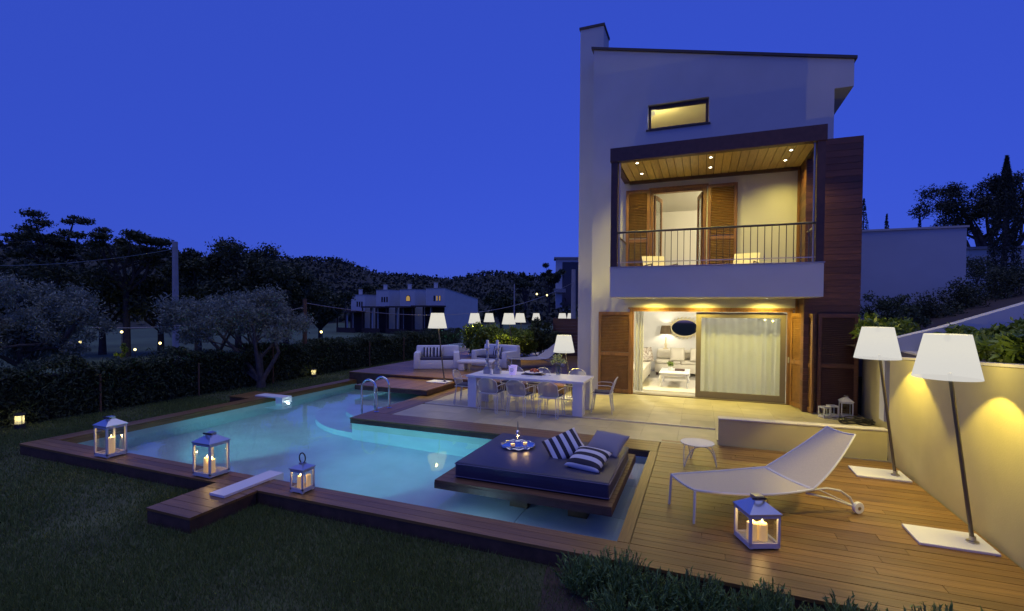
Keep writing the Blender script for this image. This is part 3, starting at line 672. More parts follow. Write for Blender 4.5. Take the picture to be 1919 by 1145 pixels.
# ------------------------------------------------------------------ lanterns
def lantern(x, y, z, s, hb, hr, label, candles, rz=0.0, ring=0.0, s2=None, roof='lanternroof', power=1.0, fallen=False):
    t = thing('lantern', label, 'lantern', (x, y, z), rz)
    s2 = s2 or s; a, c = s/2, s2/2; p = .018 if s < .25 else .024
    f = MB(); f.box(-a, a, -c, c, .012, .035)
    for sx_ in (-1, 1):
        for sy_ in (-1, 1):
            xx = (sx_*a-p, sx_*a) if sx_ > 0 else (-a, -a+p); yy = (sy_*c-p, c) if sy_ > 0 else (-c, -c+p)
            f.box(xx[0], xx[1], yy[0], yy[1], .035, hb-.03)
            f.box(sx_*a*.8-.015, sx_*a*.8+.015, sy_*c*.8-.015, sy_*c*.8+.015, 0, .0121)
    for k in ((-a, a, -c, -c+p), (-a, a, c-p, c), (-a, -a+p, -c+p, c-p), (a-p, a, -c+p, c-p)): f.box(k[0], k[1], k[2], k[3], hb-.03, hb); f.box(k[0], k[1], k[2], k[3], .0352, .06)
    f.build('lantern_frame', 'whitemetal', t)
    for k in ((-a+p, a-p, -c+p*.5, -c+p*.5+.002), (-a+p, a-p, c-p*.5-.002, c-p*.5)): MB().box(k[0], k[1], k[2], k[3], .061, hb-.031).build('pane', 'glass', t)
    for k in ((-a+p*.5, -a+p*.5+.002), (a-p*.5-.002, a-p*.5)): MB().box(k[0], k[1], -c+p, c-p, .061, hb-.031).build('pane', 'glass', t)
    if hr:
        e = .012; q = .30
        r = MB(); r.add([(-a-e, -c-e, hb+.002), (a+e, -c-e, hb+.002), (a+e, c+e, hb+.002), (-a-e, c+e, hb+.002), (-a-e, -c-e, hb+.014), (a+e, -c-e, hb+.014), (a+e, c+e, hb+.014), (-a-e, c+e, hb+.014),
                         (-a*q, -c*q, hb+hr*.72), (a*q, -c*q, hb+hr*.72), (a*q, c*q, hb+hr*.72), (-a*q, c*q, hb+hr*.72), (-a*q, -c*q, hb+hr), (a*q, -c*q, hb+hr), (a*q, c*q, hb+hr), (-a*q, c*q, hb+hr)],
                        [(3, 2, 1, 0)]+[(i+4*k, (i+1) % 4+4*k, (i+1) % 4+4*k+4, i+4*k+4) for k in range(3) for i in range(4)]+[(12, 13, 14, 15)])
        r.build('lantern_roof', roof, t)
        if ring:
            pts = [(ring*.48*math.cos(b_), 0, hb+hr+ring*.55+ring*.62*math.sin(b_)) for b_ in np.linspace(-.35*PI, 1.35*PI, 18)]
            MB().tube(pts, .008, 6).build('handle', 'black', t, smooth=True)
        else:
            pts = [(a*q*1.3*math.cos(b_), -c*.2-c*.45*math.sin(b_), hb+hr*.80+.03*math.sin(b_)) for b_ in np.linspace(0, PI, 12)]
            MB().tube(pts, .010, 6).build('handle', 'black', t, smooth=True)
    for (cx_, cy_, r_, h_, lit) in candles:
        prof = [(r_, .0355), (r_, .0355+h_-.008), (r_*.85, .0355+h_), (r_*.5, .0355+h_-.006), (.001, .0355+h_-.008)]
        co = MB().lathe(prof, 18, (cx_, cy_, 0)).build('candle', 'candle', t, smooth=True)
        if lit:
            MB().lathe([(.001, 0), (.006, .008), (.007, .014), (.004, .026), (.0005, .038)], 8, (cx_, cy_, .0355+h_+.004)).build('flame', 'flame', co, smooth=True)
            light('candle_light', 'POINT', (cx_, cy_, .0355+h_+.055), power, CANDLE, t, .012)
    return t
M['lanternroof'] = mat('polished lantern roof', (0.62, 0.64, 0.68), 0.28, 0.9)
M['lanternroof_white'] = mat('white lantern roof', (0.6, 0.6, 0.6), 0.4)
lantern(-8.43, 4.595, 0.002, .31, .47, .13, 'white lantern with one lit candle at the left end of the front deck strip', [(.05, -.02, .04, .25, True), (-.07, .06, .035, .16, True)], s2=.28)
lantern(-6.22, 4.59, 0.002, .33, .45, .13, 'white lantern with two lit candles left of the jetty', [(-.05, -.02, .045, .19, True), (.07, -.04, .04, .19, True)], s2=.29)
lantern(-4.62, 4.61, 0.002, .20, .285, .07, 'small lantern with ring handle on the front deck strip right of the jetty', [(-.02, -.01, .042, .15, True), (.05, .05, .03, .16, False)], ring=.10, power=.6)
lantern(.536, 5.27, 0.002, .30, .33, .145, 'lantern with a thick lit candle on the sun deck in front of the chaise', [(-.045, 0, .05, .17, True), (.05, -.01, .05, .165, True)], rz=math.radians(24), power=1.4)
lantern(2.92, 12.22, 0.0, .22, .34, .13, 'tallest of the unlit white lanterns by the timber cladding', [], roof='lanternroof_white')
lantern(2.66, 12.16, 0.0, .17, .25, .0, 'roofless white lantern left of the tall unlit one', [], rz=.3)
lantern(2.48, 12.02, 0.0, .16, .24, .0, 'open white lantern frame furthest left by the timber cladding', [], rz=.6)

# ------------------------------------------------------------------ sun lounger, stool
def lounger(x, y, z, rz, label):
    t = thing('sun_lounger', label, 'lounger', (x, y, z), rz, 'white mesh chaise longues')
    def hw(u):          # half width along 0..2.05
        return .25+.145*math.sin(PI*min(1, u/2.1)**.9)
    def zseat(u): return .355-.03*math.sin(PI*u/1.36)-.02*u
    def zback(u): k = (u-1.34)/.72; return .325+.40*k+.13*k*k
    def seat(i, j):
        u = i*1.36; w_ = (j*2-1); return (u+.07*(1-w_*w_)*(0 if i > .5 else -1)*0, w_*hw(u), zseat(u)-.018*(1-w_*w_))
    def back(i, j):
        u = 1.34+i*.72; w_ = (j*2-1); return (u+.0, w_*hw(u)*(1-.24*i*i), zback(u)-.02*(1-w_*w_))
    MB().grid(seat, 24, 10).build('seat', 'weave', t, smooth=True, solid=.004)
    MB().grid(back, 16, 10).build('backrest', 'weave', t, smooth=True, solid=.004)
    e = [seat(i/24, 0) for i in range(25)]+[seat(1, j/8) for j in range(1, 8)]+[seat(i/24, 1) for i in range(24, -1, -1)]+[seat(0, j/8) for j in range(7, 0, -1)]
    MB().tube(e, .013, 6, True).build('seat_frame', 'whitemetal', t, smooth=True)
    e = [back(i/16, 0) for i in range(17)]+[back(1, j/8) for j in range(1, 8)]+[back(i/16, 1) for i in range(16, -1, -1)]+[back(0, j/8) for j in range(7, 0, -1)]
    MB().tube(e, .012, 6, True).build('back_frame', 'whitemetal', t, smooth=True)
    for s_ in (-1, 1):
        MB().tube([(0.0, s_*.25, .345), (-.015, s_*.262, .0)], .013, 8).build('leg', 'whitemetal', t, smooth=True)
        a = [(1.15, s_*.365, .31), (1.36, s_*.36, .315), (1.55, s_*.345, .315), (1.74, s_*.33, .27), (1.88, s_*.32, .18), (1.945, s_*.315, .07)]
        MB().tube(a, .013, 8).build('rear_frame', 'whitemetal', t, smooth=True)
        MB().tube([(1.30, s_*.33, .27), (1.62, s_*.325, .19), (1.945, s_*.315, .07)], .012, 8).build('strut', 'whitemetal', t, smooth=True)
        wh = MB().lathe([(.018, -.02), (.062, -.02), (.067, -.012), (.067, .012), (.062, .02), (.018, .02)], 24).build('wheel', 'whiteplastic', t, smooth=True, loc=(1.965, s_*.345, .067)); wh.rotation_euler = (PI/2, 0, 0)
        MB().lathe([(.001, -.024), (.02, -.024), (.02, .024), (.001, .024)], 12).build('hub', 'steel', wh, smooth=True)
    MB().tube([(1.965, -.36, .067), (1.965, .36, .067)], .008, 6).build('axle', 'whitemetal', t)
    MB().box(1.30, 1.42, -.06, .06, .24, .262).build('bracket', 'whitemetal', t)
    return t
lounger(-.17, 5.72, 0, math.atan2(.53, .85), 'white mesh chaise longue with wheels on the near sun deck')
lounger(-6.1, 15.2, .24, math.radians(48), 'far white mesh chaise longue behind the dining table')
st_ = thing('stool', 'small round white metal side table beside the chaise', 'side table', (-.03, 7.62, 0))
MB().lathe([(.001, .31), (.20, .31), (.235, .318), (.24, .325), (.235, .332), (.20, .326), (.001, .326)], 40).build('table_top', 'whitemetal', st_, smooth=True)
for k in range(3):
    a = math.radians(-130+120*k); b_ = a+math.radians(120)
    pa = Vector((math.cos(a)*.27, math.sin(a)*.27, .0)); m_ = (a+b_)/2
    top = Vector((math.cos(m_)*.15, math.sin(m_)*.15, .305)); pb_ = Vector((math.cos(b_)*.27, math.sin(b_)*.27, 0))
    for pq in (pa, pb_):
        pts = [pq.lerp(top, s_)+Vector((0, 0, .09*math.sin(PI*s_)*(1)))*1.0+Vector((pq.x, pq.y, 0))*.12*math.sin(PI*s_) for s_ in np.linspace(0, 1, 8)]
        pts = [Vector((p_.x, p_.y, min(p_.z, .307))) for p_ in pts]
        MB().tube(pts, .0075, 6).build('leg', 'whitemetal', st_, smooth=True)

# ------------------------------------------------------------------ day bed
db = thing('daybed', 'timber day bed platform with dark navy mattress over the pool shelf', 'daybed', (-2.0, 6.3, 0))
f = MB(); f.box(-1.122, 1.112, -1.022, 1.062, .015, .09); f.build('platform_frame', 'deck_dark', db)
for k in range(16):
    y0 = -1.02+k*.13; piece('plank', 'deck_db', -1.12, 1.11, y0+.003, y0+.127, .0905, .12, db)
for sx_ in (-.15, .62):
    for sy_ in (-.45, .5): MB().box(sx_-.12, sx_+.12, sy_-.12, sy_+.12, -.449, .014).build('support', 'deck_dark', db)
ma = MB().box(-.92, 1.05, -.85, .73, .122, .322).build('mattress', 'navy', db, bevel=.022, seg=3, smooth=True)
M['piping'] = mat('violet piping', (0.09, 0.085, 0.17), 0.35)
for zz in (.142, .302):
    MB().tube([(-.915, -.853, zz), (1.045, -.853, zz), (1.053, -.845, zz), (1.053, .725, zz), (1.045, .733, zz), (-.915, .733, zz), (-.923, .725, zz), (-.923, -.845, zz)], .006, 6, True).build('piping', 'piping', ma)
def pillow(name, label, m, loc, rot, w_, h_, th, piping=None):
    def side(sg):
        def fn(i, j):
            x = (i*2-1); y = (j*2-1); b_ = max(0, (1-abs(x)**2.6))*max(0, (1-abs(y)**2.6)); pin = 1-.07*(1-abs(abs(x)-abs(y)))*0-.06*(x*x*y*y*0)
            return (x*w_/2*(1-.05*(1-y*y)), y*h_/2*(1-.05*(1-x*x)), sg*th/2*b_**.55)
        return fn
    b_ = MB(); b_.grid(side(1), 18, 18); n0 = len(b_.v); g2 = MB().grid(side(-1), 18, 18); b_.add(g2.v, [tuple(reversed(f_)) for f_ in g2.f])
    me = b_.mesh(name); bm = bmesh.new(); bm.from_mesh(me); bmesh.ops.remove_doubles(bm, verts=bm.verts, dist=1e-4); bm.to_mesh(me); bm.free()
    for p_ in me.polygons: p_.use_smooth = True
    o = link(name, me, m, None, loc, rot); tag(o, label, 'pillow'); return o
pillow('pillow', 'grey cotton pillow leaning at the back right of the day bed', 'greyfab', (-1.20, 6.66, .43), (math.radians(30), math.radians(0), math.radians(-18)), .52, .44, .17)
pillow('striped_pillow', 'black and white striped pillow standing tilted, left of the grey one', 'stripe_x', (-1.70, 6.28, .44), (math.radians(38), math.radians(-22), math.radians(30)), .50, .42, .15)
pillow('striped_pillow', 'black and white striped pillow lying flat in front of the grey one', 'stripe_y', (-1.30, 5.98, .405), (math.radians(14), math.radians(2), math.radians(-10)), .46, .50, .18)
tr = thing('tray', 'round mirrored tray lying on the day bed mattress', 'tray', (-2.42, 6.42, .323))
MB().lathe([(.001, .002), (.22, .002), (.235, .018), (.24, .02), (.222, .006), (.001, .006)], 36).build('tray_dish', 'chrome', tr, smooth=True)
MB().tube([(.24*math.cos(a), .24*math.sin(a), .02+.008*math.sin(a*12)) for a in np.linspace(0, 2*PI, 60, endpoint=False)], .008, 5, True).build('tray_rim', 'chrome', tr, smooth=True)
bt = thing('perfume_bottle', 'square glass bottle with stopper on the mirrored tray', 'bottle', (-2.44, 6.46, .33))
MB().box(-.055, .055, -.03, .03, 0, .13).build('bottle_body', 'drink', bt, bevel=.01, smooth=True)
MB().lathe([(.018, .131), (.018, .16), (.035, .165), (.03, .2), (.012, .215), (.009, .28), (.004, .34)], 14).build('stopper', 'chrome', bt, smooth=True)
for k, (dx, dy, nm) in enumerate(((.09, .02, 'right of the bottle'), (-.05, -.10, 'in front of the bottle'))):
    g_ = thing('tumbler', 'small glass tumbler on the mirrored tray, '+nm, 'glass', (-2.42+dx, 6.44+dy, .33))
    MB().lathe([(.001, 0), (.034, 0), (.038, .09), (.034, .09), (.03, .012), (.001, .012)], 18).build('cup', 'drink', g_, smooth=True)
    MB().lathe([(.001, .013), (.028, .013), (.03, .045), (.001, .045)], 14).build('tea_light', 'candle', g_, smooth=True)
    light('tea_light_glow', 'POINT', (0, 0, .11), 1.0, CANDLE, g_, .01)

# ------------------------------------------------------------------ pool ladder rails and water spouts
def handrail(y, label):
    t = thing('pool_handrail', label, 'handrail', (-6.62, y, 0), 0, 'pool ladder handrails')
    pts = [(0, 0, .004), (0, 0, .40)]+[(-.20+.20*math.cos(a), 0, .50+.20*math.sin(a)) for a in np.linspace(0, PI, 14)]+[(-.40, 0, .35), (-.40, 0, -1.0)]
    MB().tube(pts, .022, 12).build('tube', 'chrome', t, smooth=True)
    MB().lathe([(.055, .002), (.055, .012), (.03, .022)], 18).build('flange', 'chrome', t, smooth=True)
handrail(8.72, 'near chrome pool handrail on the terrace edge'); handrail(9.18, 'far chrome pool handrail on the terrace edge')
def spout(loc, rz, label, L_=.9, w_=.26):
    t = thing('water_spout', label, 'water spout', loc, rz)
    f = MB(); f.box(0, L_, -w_/2, w_/2, .004, .034); f.box(L_-.22, L_, -w_/2, -w_/2+.02, -.30, .0035); f.box(L_-.22, L_, w_/2-.02, w_/2, -.30, .0035)
    f.box(L_-.22, L_-.2, -w_/2+.02, w_/2-.02, -.30, .0035); f.box(L_-.02, L_, -w_/2+.02, w_/2-.02, -.09, .0035); f.box(L_-.02, L_, -w_/2+.02, w_/2-.02, -.30, -.2)
    f.build('housing', 'whiteplastic', t)
    MB().box(L_-.021, L_+.004, -.08, .08, -.045, -.03).build('slot', 'black', t)
    return t
spout((-10.62, 9.18, 0), 0.0, 'white water spout with a small light on the far side of the pool', .92, .30)
sp2 = spout((-5.41, 4.06, 0), PI/2, 'white water spout running from the jetty into the pool', .88, .25)
l_ = thing('spout_light', 'small bright white light in the far water spout', 'light', (-9.69, 9.18, -.115))
MB().ball((0, 0, 0), .018, 6).build('lens', emission('spout lens', (.8, .95, 1), 8.0), l_); light('spout_glow', 'POINT', (.05, 0, 0), 1.0, (.7, .95, 1.0), l_, .02)

# ------------------------------------------------------------------ dining table and chairs
tb = thing('dining_table', 'long white dining table with slab legs on the terrace', 'table', (-3.69, 10.5, 0))
MB().box(-1.39, 1.39, -.5, .55, .69, .745).build('table_top', 'whiteplastic', tb, bevel=.006)
for sx_ in (-1, 1):
    for y0 in (-.46, .25): MB().box(sx_*1.25-.11, sx_*1.25+.11, y0, y0+.26, 0, .689).build('leg', 'whiteplastic', tb, bevel=.006)
def chair():
    t = thing('dining_chair', '', 'chair', (0, 0, 0), 0, 'white wire dining chairs around the table')
    # faces +y ; rear legs at y=-.26
    def shell(i, j):
        w2 = .215*min(1.0, (1-max(0.0, (j-.72)/.28)**2.4*.30))*min(1.0, .80+j*1.6)
        x = (i*2-1)*w2; z = .445+j*.345-.045*(abs(i*2-1)**3)*max(0.0, j-.5)*2; y = -.17-.11*j-.045*(1-(i*2-1)**2)
        return (x, y, z)
    MB().grid(shell, 12, 14).build('backrest', 'chairmesh', t, smooth=True)
    e = [shell(0, j/8) for j in range(9)]+[shell(i/8, 1) for i in range(1, 9)]+[shell(1, j/8) for j in range(7, -1, -1)]+[shell(i/8, 0) for i in range(7, 0, -1)]
    MB().tube(e, .009, 6, True).build('back_frame', 'whitemetal', t, smooth=True)
    def se(i, j): return ((i*2-1)*.225, -.21+j*.44, .435-.012*(1-(i*2-1)**2))
    MB().grid(se, 8, 8).build('seat', 'chairmesh', t, smooth=True)
    MB().tube([se(0, 0), se(0, .5), se(0, 1), se(.5, 1), se(1, 1), se(1, .5), se(1, 0), se(.5, 0)], .008, 6, True).build('seat_frame', 'whitemetal', t, smooth=True)
    MB().box(-.20, .20, -.17, .20, .445, .472).build('seat_pad', 'cush', t, bevel=.01, smooth=True)
    for sx_ in (-1, 1):
        for sy_ in (-1, 1):
            a = Vector((sx_*.21, sy_*.17, .43)); c_ = Vector((sx_*.215, sy_*.23, .012)); d_ = Vector((sx_*.16, sy_*.19, .43))
            MB().tube([a, c_+Vector((.012*sx_, 0, .03)), c_, c_+Vector((-.03*sx_, -.008*sy_, 0)), c_+Vector((-.04*sx_, -.01*sy_, .03)), d_], .0095, 6).build('leg', 'whitemetal', t, smooth=True)
        MB().tube([(sx_*.215, -.24, .60), (sx_*.27, -.15, .635), (sx_*.285, .05, .635), (sx_*.275, .14, .62), (sx_*.235, .17, .44)], .008, 6).build('armrest', 'whitemetal', t, smooth=True)
    return t
c0 = chair()
spots = [(-4.32, 9.76, 0.04, 'left of the three white wire chairs on the near side of the table'), (-3.62, 9.74, -.12, 'middle white wire chair on the near side of the table'), (-2.94, 9.79, -.05, 'right of the three white wire chairs on the near side of the table'),
         (-5.28, 10.42, -PI/2+.1, 'white wire chair at the left end of the table near the pool'), (-2.02, 10.68, PI/2+.08, 'white wire chair at the right end of the table near the villa'),
         (-4.45, 11.32, PI, 'white wire chair on the far side of the table behind the candlesticks'), (-3.75, 11.34, PI-.1, 'white wire chair on the far side of the table behind the ice bucket'), (-2.85, 11.50, PI+.05, 'white wire chair on the far side of the table behind its right end')]
for k, (x, y, rz, nm) in enumerate(spots):
    if k == 0: c0.location = (x, y, 0); c0.rotation_euler = (0, 0, rz); c0['label'] = nm
    else: dup(c0, (x, y, 0), rz, nm)
TZ = .746
def candlestick(x, y, label):
    t = thing('candlestick', label, 'candlestick', (x, y, TZ), .2, 'tall turned candlesticks on the table')
    f = MB(); f.box(-.085, .085, -.085, .085, 0, .11); f.box(-.065, .065, -.065, .065, .1105, .15); f.build('plinth', 'pewter', t, bevel=.006)
    prof = [(.05, .151), (.055, .17), (.035, .19), (.06, .22), (.06, .235), (.03, .26), (.035, .31), (.062, .335), (.062, .35), (.028, .37), (.026, .44), (.045, .46), (.03, .48), (.024, .56), (.04, .58), (.075, .60), (.07, .612), (.001, .612)]
    MB().lathe(prof, 20, caps=True).build('stem', 'pewter', t, smooth=True)
    MB().lathe([(.036, .613), (.036, .79), (.03, .795), (.001, .79)], 16).build('candle', 'whiteplastic', t, smooth=True)
candlestick(-4.72, 10.42, 'left tall turned candlestick on the dining table'); candlestick(-4.50, 10.50, 'right tall turned candlestick on the dining table')
v_ = thing('hourglass_vase', 'small white hourglass shaped vase between the candlesticks', 'vase', (-4.56, 10.28, TZ))
MB().lathe([(.035, 0), (.036, .02), (.014, .075), (.03, .13), (.026, .13), (.001, .08)], 16).build('vase_body', 'whiteplastic', v_, smooth=True)
bk = thing('ice_bucket', 'frosted white ice bucket on the dining table', 'ice bucket', (-4.10, 10.5, TZ))
MB().lathe([(.001, 0), (.075, 0), (.08, .01), (.105, .21), (.112, .215), (.098, .212), (.07, .02), (.001, .02)], 28).build('bucket_body', 'bucket', bk, smooth=True)
bo = thing('wine_bottle', 'wine bottle leaning in the ice bucket', 'bottle', (-4.10, 10.5, TZ+.03)); bo.rotation_euler = (.1, -.45, 0)
MB().lathe([(.001, 0), (.036, 0), (.038, .01), (.038, .17), (.014, .22), (.014, .29), (.016, .295), (.001, .297)], 18).build('bottle_body', 'bottle', bo, smooth=True)
pl = thing('fruit_platter', 'white oval platter on dark board with red fruit', 'platter', (-3.66, 10.72, TZ))
MB().box(-.26, .26, -.15, .15, .001, .018).build('board', 'frame_dark', pl, bevel=.006)
MB().lathe([(.001, .019), (.14, .019), (.22, .06), (.215, .065), (.13, .03), (.001, .028)], 30).build('dish', 'whiteplastic', pl, smooth=True)
fb = MB()
for k in range(26): a = random.uniform(0, 2*PI); r_ = .13*math.sqrt(random.random()); fb.ball((r_*math.cos(a), r_*math.sin(a), .06+.05*(1-r_/.13)+random.uniform(0, .015)), random.uniform(.022, .034), 5)
tag(fb.build('fruit', 'fruit', pl, smooth=True), kind='stuff')
for k, (x, y, nm) in enumerate(((-3.36, 10.62, 'left'), (-3.26, 10.72, 'right'), (-4.02, 10.22, 'near the ice bucket'))):
    g_ = thing('wine_glass', 'stemmed wine glass on the dining table, '+(nm if k == 2 else nm+' of the pair beside the vase'), 'glass', (x, y, TZ))
    MB().lathe([(.034, .001), (.005, .006), (.004, .08), (.03, .10), (.042, .14), (.036, .19), (.034, .19), (.039, .14), (.028, .104), (.001, .09)], 18).build('goblet', 'drink', g_, smooth=True)
vs2 = thing('flower_vase', 'clear glass vase with leafy white flowers on the dining table', 'vase', (-3.10, 10.85, TZ))
MB().lathe([(.001, 0), (.05, 0), (.085, .06), (.09, .10), (.06, .17), (.07, .20), (.066, .20), (.056, .17), (.08, .10), (.045, .012), (.001, .01)], 22).build('vase_body', 'drink', vs2, smooth=True)

# ------------------------------------------------------------------ foliage helpers
def leaf_quads(C_, ln, wd, up=0.0, dirs=None):
    n = len(C_); d = rng.normal(size=(n, 3)) if dirs is None else dirs+rng.normal(size=(n, 3))*.35
    d[:, 2] += up; d /= np.linalg.norm(d, axis=1)[:, None]
    r_ = rng.normal(size=(n, 3)); b_ = np.cross(d, r_); b_ /= np.linalg.norm(b_, axis=1)[:, None]+1e-9
    L_ = (ln*rng.uniform(.6, 1.3, n))[:, None]; W_ = (wd*rng.uniform(.6, 1.3, n))[:, None]
    v = np.empty((n, 4, 3)); v[:, 0] = C_-d*L_/2; v[:, 1] = C_+b_*W_/2; v[:, 2] = C_+d*L_/2; v[:, 3] = C_-b_*W_/2
    return v.reshape(-1, 3)
def clump_points(cs, rs, n, flat=.75, shell=.55):
    cs = np.asarray(cs); rs = np.asarray(rs); k = rng.choice(len(cs), n, p=(rs**2)/np.sum(rs**2))
    d = rng.normal(size=(n, 3)); d /= np.linalg.norm(d, axis=1)[:, None]
    r_ = rs[k]*(shell+(1-shell)*rng.random(n))*rng.uniform(.55, 1.08, n)
    p = cs[k]+d*r_[:, None]*np.array([1, 1, flat]); return p
def crown_clumps(c, rx, ry, rz_, n, rmin, rmax, seed=0):
    g = np.random.default_rng(seed); out = []; rr = []
    while len(out) < n:
        d = g.normal(size=3); d /= np.linalg.norm(d); q = d*(g.random()**.45)
        if q[2] < -.75: continue
        out.append((c[0]+q[0]*rx, c[1]+q[1]*ry, c[2]+q[2]*rz_)); rr.append(g.uniform(rmin, rmax))
    return out, rr
def tree(name, label, cat, base, crown_c, rx, ry, rz_, nclump, rc, nleaf, ln, wd, leafm, trunk_r, seed, group=None, forks=6, trunk_path=None, flat=.75, shell=.55, up=0.0):
    t = thing(name, label, cat, base, 0, group); B = Vector(base)
    cs, rr = crown_clumps(crown_c, rx, ry, rz_, nclump, rc*.6, rc*1.25, seed)
    lv = leaf_quads(clump_points(cs, rr, nleaf, flat, shell)-np.array(base), ln, wd, up)
    tag(link('crown', numpy_mesh('crown', lv, 4, leafm), None, t), kind=None)
    tk = MB(); R_ = random.Random(seed); cc = Vector(crown_c)-B
    fork = cc*0.0+Vector((cc.x*.35, cc.y*.35, max(.35, (cc.z-rz_)*.75))) if trunk_path is None else Vector(trunk_path[-1])
    path = [Vector((0, 0, -.25))]+([Vector(p_) for p_ in trunk_path] if trunk_path else [Vector((cc.x*.12+.03, cc.y*.12, fork.z*.5)), fork])
    tk.tube(path, [trunk_r*1.25]+[trunk_r*(1-.12*i) for i in range(len(path)-1)], 10)
    idxs = R_.sample(range(len(cs)), min(forks, len(cs)))
    for ix in idxs:
        e_ = Vector(cs[ix])-B; m1 = fork.lerp(e_, .4)+Vector((R_.uniform(-.12, .12)*rx, R_.uniform(-.12, .12)*ry, R_.uniform(-.05, .08)*rz_)); m2 = fork.lerp(e_, .75)+Vector((R_.uniform(-.08, .08)*rx, 0, 0))
        tk.tube([fork-Vector((0, 0, .05)), m1, m2, e_], [trunk_r*.62, trunk_r*.42, trunk_r*.26, trunk_r*.1], 7)
        for q in range(2):
            jx = R_.randrange(len(cs)); e2 = Vector(cs[jx])-B
            if (e2-m1).length < 1.1*rx: tk.tube([m1, m1.lerp(e2, .5)+Vector((0, 0, .05*rz_)), e2], [trunk_r*.3, trunk_r*.2, trunk_r*.08], 6)
    tk.build('trunk', 'bark' if group is None else 'bark_dark', t, smooth=True)
    return t
def shrub(name, label, cat, base, rx, ry, h, nclump, nleaf, ln, wd, leafm, seed, group=None, up=.3, rc=.35):
    t = thing(name, label, cat, base, 0, group)
    cs, rr = crown_clumps((0, 0, h*.55), rx*.75, ry*.75, h*.42, nclump, min(rx, h)*rc*.7, min(rx, h)*rc*1.2, seed)
    p = clump_points(cs, rr, nleaf, .9, .35); p[:, 2] = np.abs(p[:, 2])
    link('foliage', numpy_mesh('foliage', leaf_quads(p, ln, wd, up), 4, leafm), None, t)
    st2 = MB(); R_ = random.Random(seed)
    for ix in R_.sample(range(len(cs)), min(7, len(cs))):
        e_ = Vector(cs[ix]); st2.tube([(R_.uniform(-.05, .05), R_.uniform(-.05, .05), -.05), (e_.x*.5, e_.y*.5, e_.z*.55), e_], [.018, .013, .006], 5)
    st2.build('stems', 'bark', t)
    return t
fl = leaf_quads(clump_points([(0, 0, .36), (-.12, .02, .31), (.12, 0, .33), (.02, .03, .45), (-.06, -.05, .42)], [.11, .09, .09, .08, .08], 420, .9, .3), .05, .022)
tag(link('flowers', numpy_mesh('flowers', fl, 4, 'flower'), None, vs2), kind='stuff')
sm = MB()
for a in range(7): sm.tube([(0, 0, .02), (.03*math.cos(a), .03*math.sin(a), .2), (.13*math.cos(a), .1*math.sin(a), .36)], .003, 4)
sm.build('stems', 'leaf_bright', vs2)
# ------------------------------------------------------------------ hedge along the lawn
def hedge():
    hx = -13.42
    t = thing('hedge', 'long dark clipped hedge along the left edge of the lawn', 'hedge', (hx, 11, LZ))
    n = 95000; y = 2.5+22.5*rng.random(n)**.8; x = hx+rng.normal(0, .28, n)
    hgt = 1.18+.10*np.sin(y*2.3)+.07*np.sin(y*5.1+1)+.05*np.sin(y*11)
    u_ = rng.random(n); z = LZ+hgt*np.where(rng.random(n) < .35, 1-.12*u_, u_); x = np.where(rng.random(n) < .6, hx+.36+rng.normal(0, .07, n), x)
    P_ = np.stack([x-hx, y-11, z-LZ], 1)
    link('foliage', numpy_mesh('foliage', leaf_quads(P_, .11, .034, .6), 4, 'leaf_hedge'), None, t)
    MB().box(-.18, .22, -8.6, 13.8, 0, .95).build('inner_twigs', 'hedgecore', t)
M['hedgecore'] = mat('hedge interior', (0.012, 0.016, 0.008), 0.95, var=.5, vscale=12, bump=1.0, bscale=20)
hedge()
for k, (x, y0, y1) in enumerate(((178, 700, 771), (373, 680, 742), (512, 650, 719), (693, 640, 688), (757, 632, 678))):
    b_ = atZ(x, y1, LZ); tp = atY(x, y0, b_.y)
    t = thing('hedge_stake', ['first', 'second', 'third', 'fourth', 'fifth'][k]+' thin wooden stake from the left in front of the hedge', 'stake', (max(b_.x, -12.98), b_.y, LZ))
    MB().tube([(0, 0, -.1), (-.01, 0, (tp.z-LZ)*.5), (0, 0, tp.z-LZ)], .022, 7).build('stake', 'pole_wood', t, smooth=True)
def bollard(px, py, label, on=1.0):
    b_ = atZ(px, py, LZ); b_ = Vector((b_.x*12.7/abs(b_.x), b_.y*12.7/abs(b_.x), LZ)); t = thing('bollard_light', label, 'bollard light', b_)
    MB().lathe([(.085, 0), (.085, .10), (.09, .105)], 18).build('base', 'anthracite', t, smooth=True)
    MB().lathe([(.07, .106), (.07, .27)], 18, caps=False).build('diffuser', M['bolglass'], t, smooth=True)
    MB().lathe([(.001, .271), (.088, .271), (.088, .30), (.08, .305), (.001, .307)], 18).build('cap', 'anthracite', t, smooth=True)
    light('bollard_light', 'POINT', (0, 0, .2), 1.6*on, (1.0, .85, .35), t, .03)
    for k in range(3):
        a = 2*PI*k/3; MB().tube([(.082*math.cos(a), .082*math.sin(a), .10), (.082*math.cos(a), .082*math.sin(a), .275)], .006, 5).build('rod', 'anthracite', t)
M['bolglass'] = mat('bollard diffuser', (0.5, 0.48, 0.35), 0.5, emit=(1.0, 0.85, 0.45), es=0.35); sheer(M['bolglass'], 0.35)
bollard(37, 797, 'garden bollard light at the far left by the hedge', 1.2); bollard(588, 705, 'garden bollard light by the hedge behind the pool', .8); bollard(847, 668, 'garden bollard light at the far end of the hedge', .6)
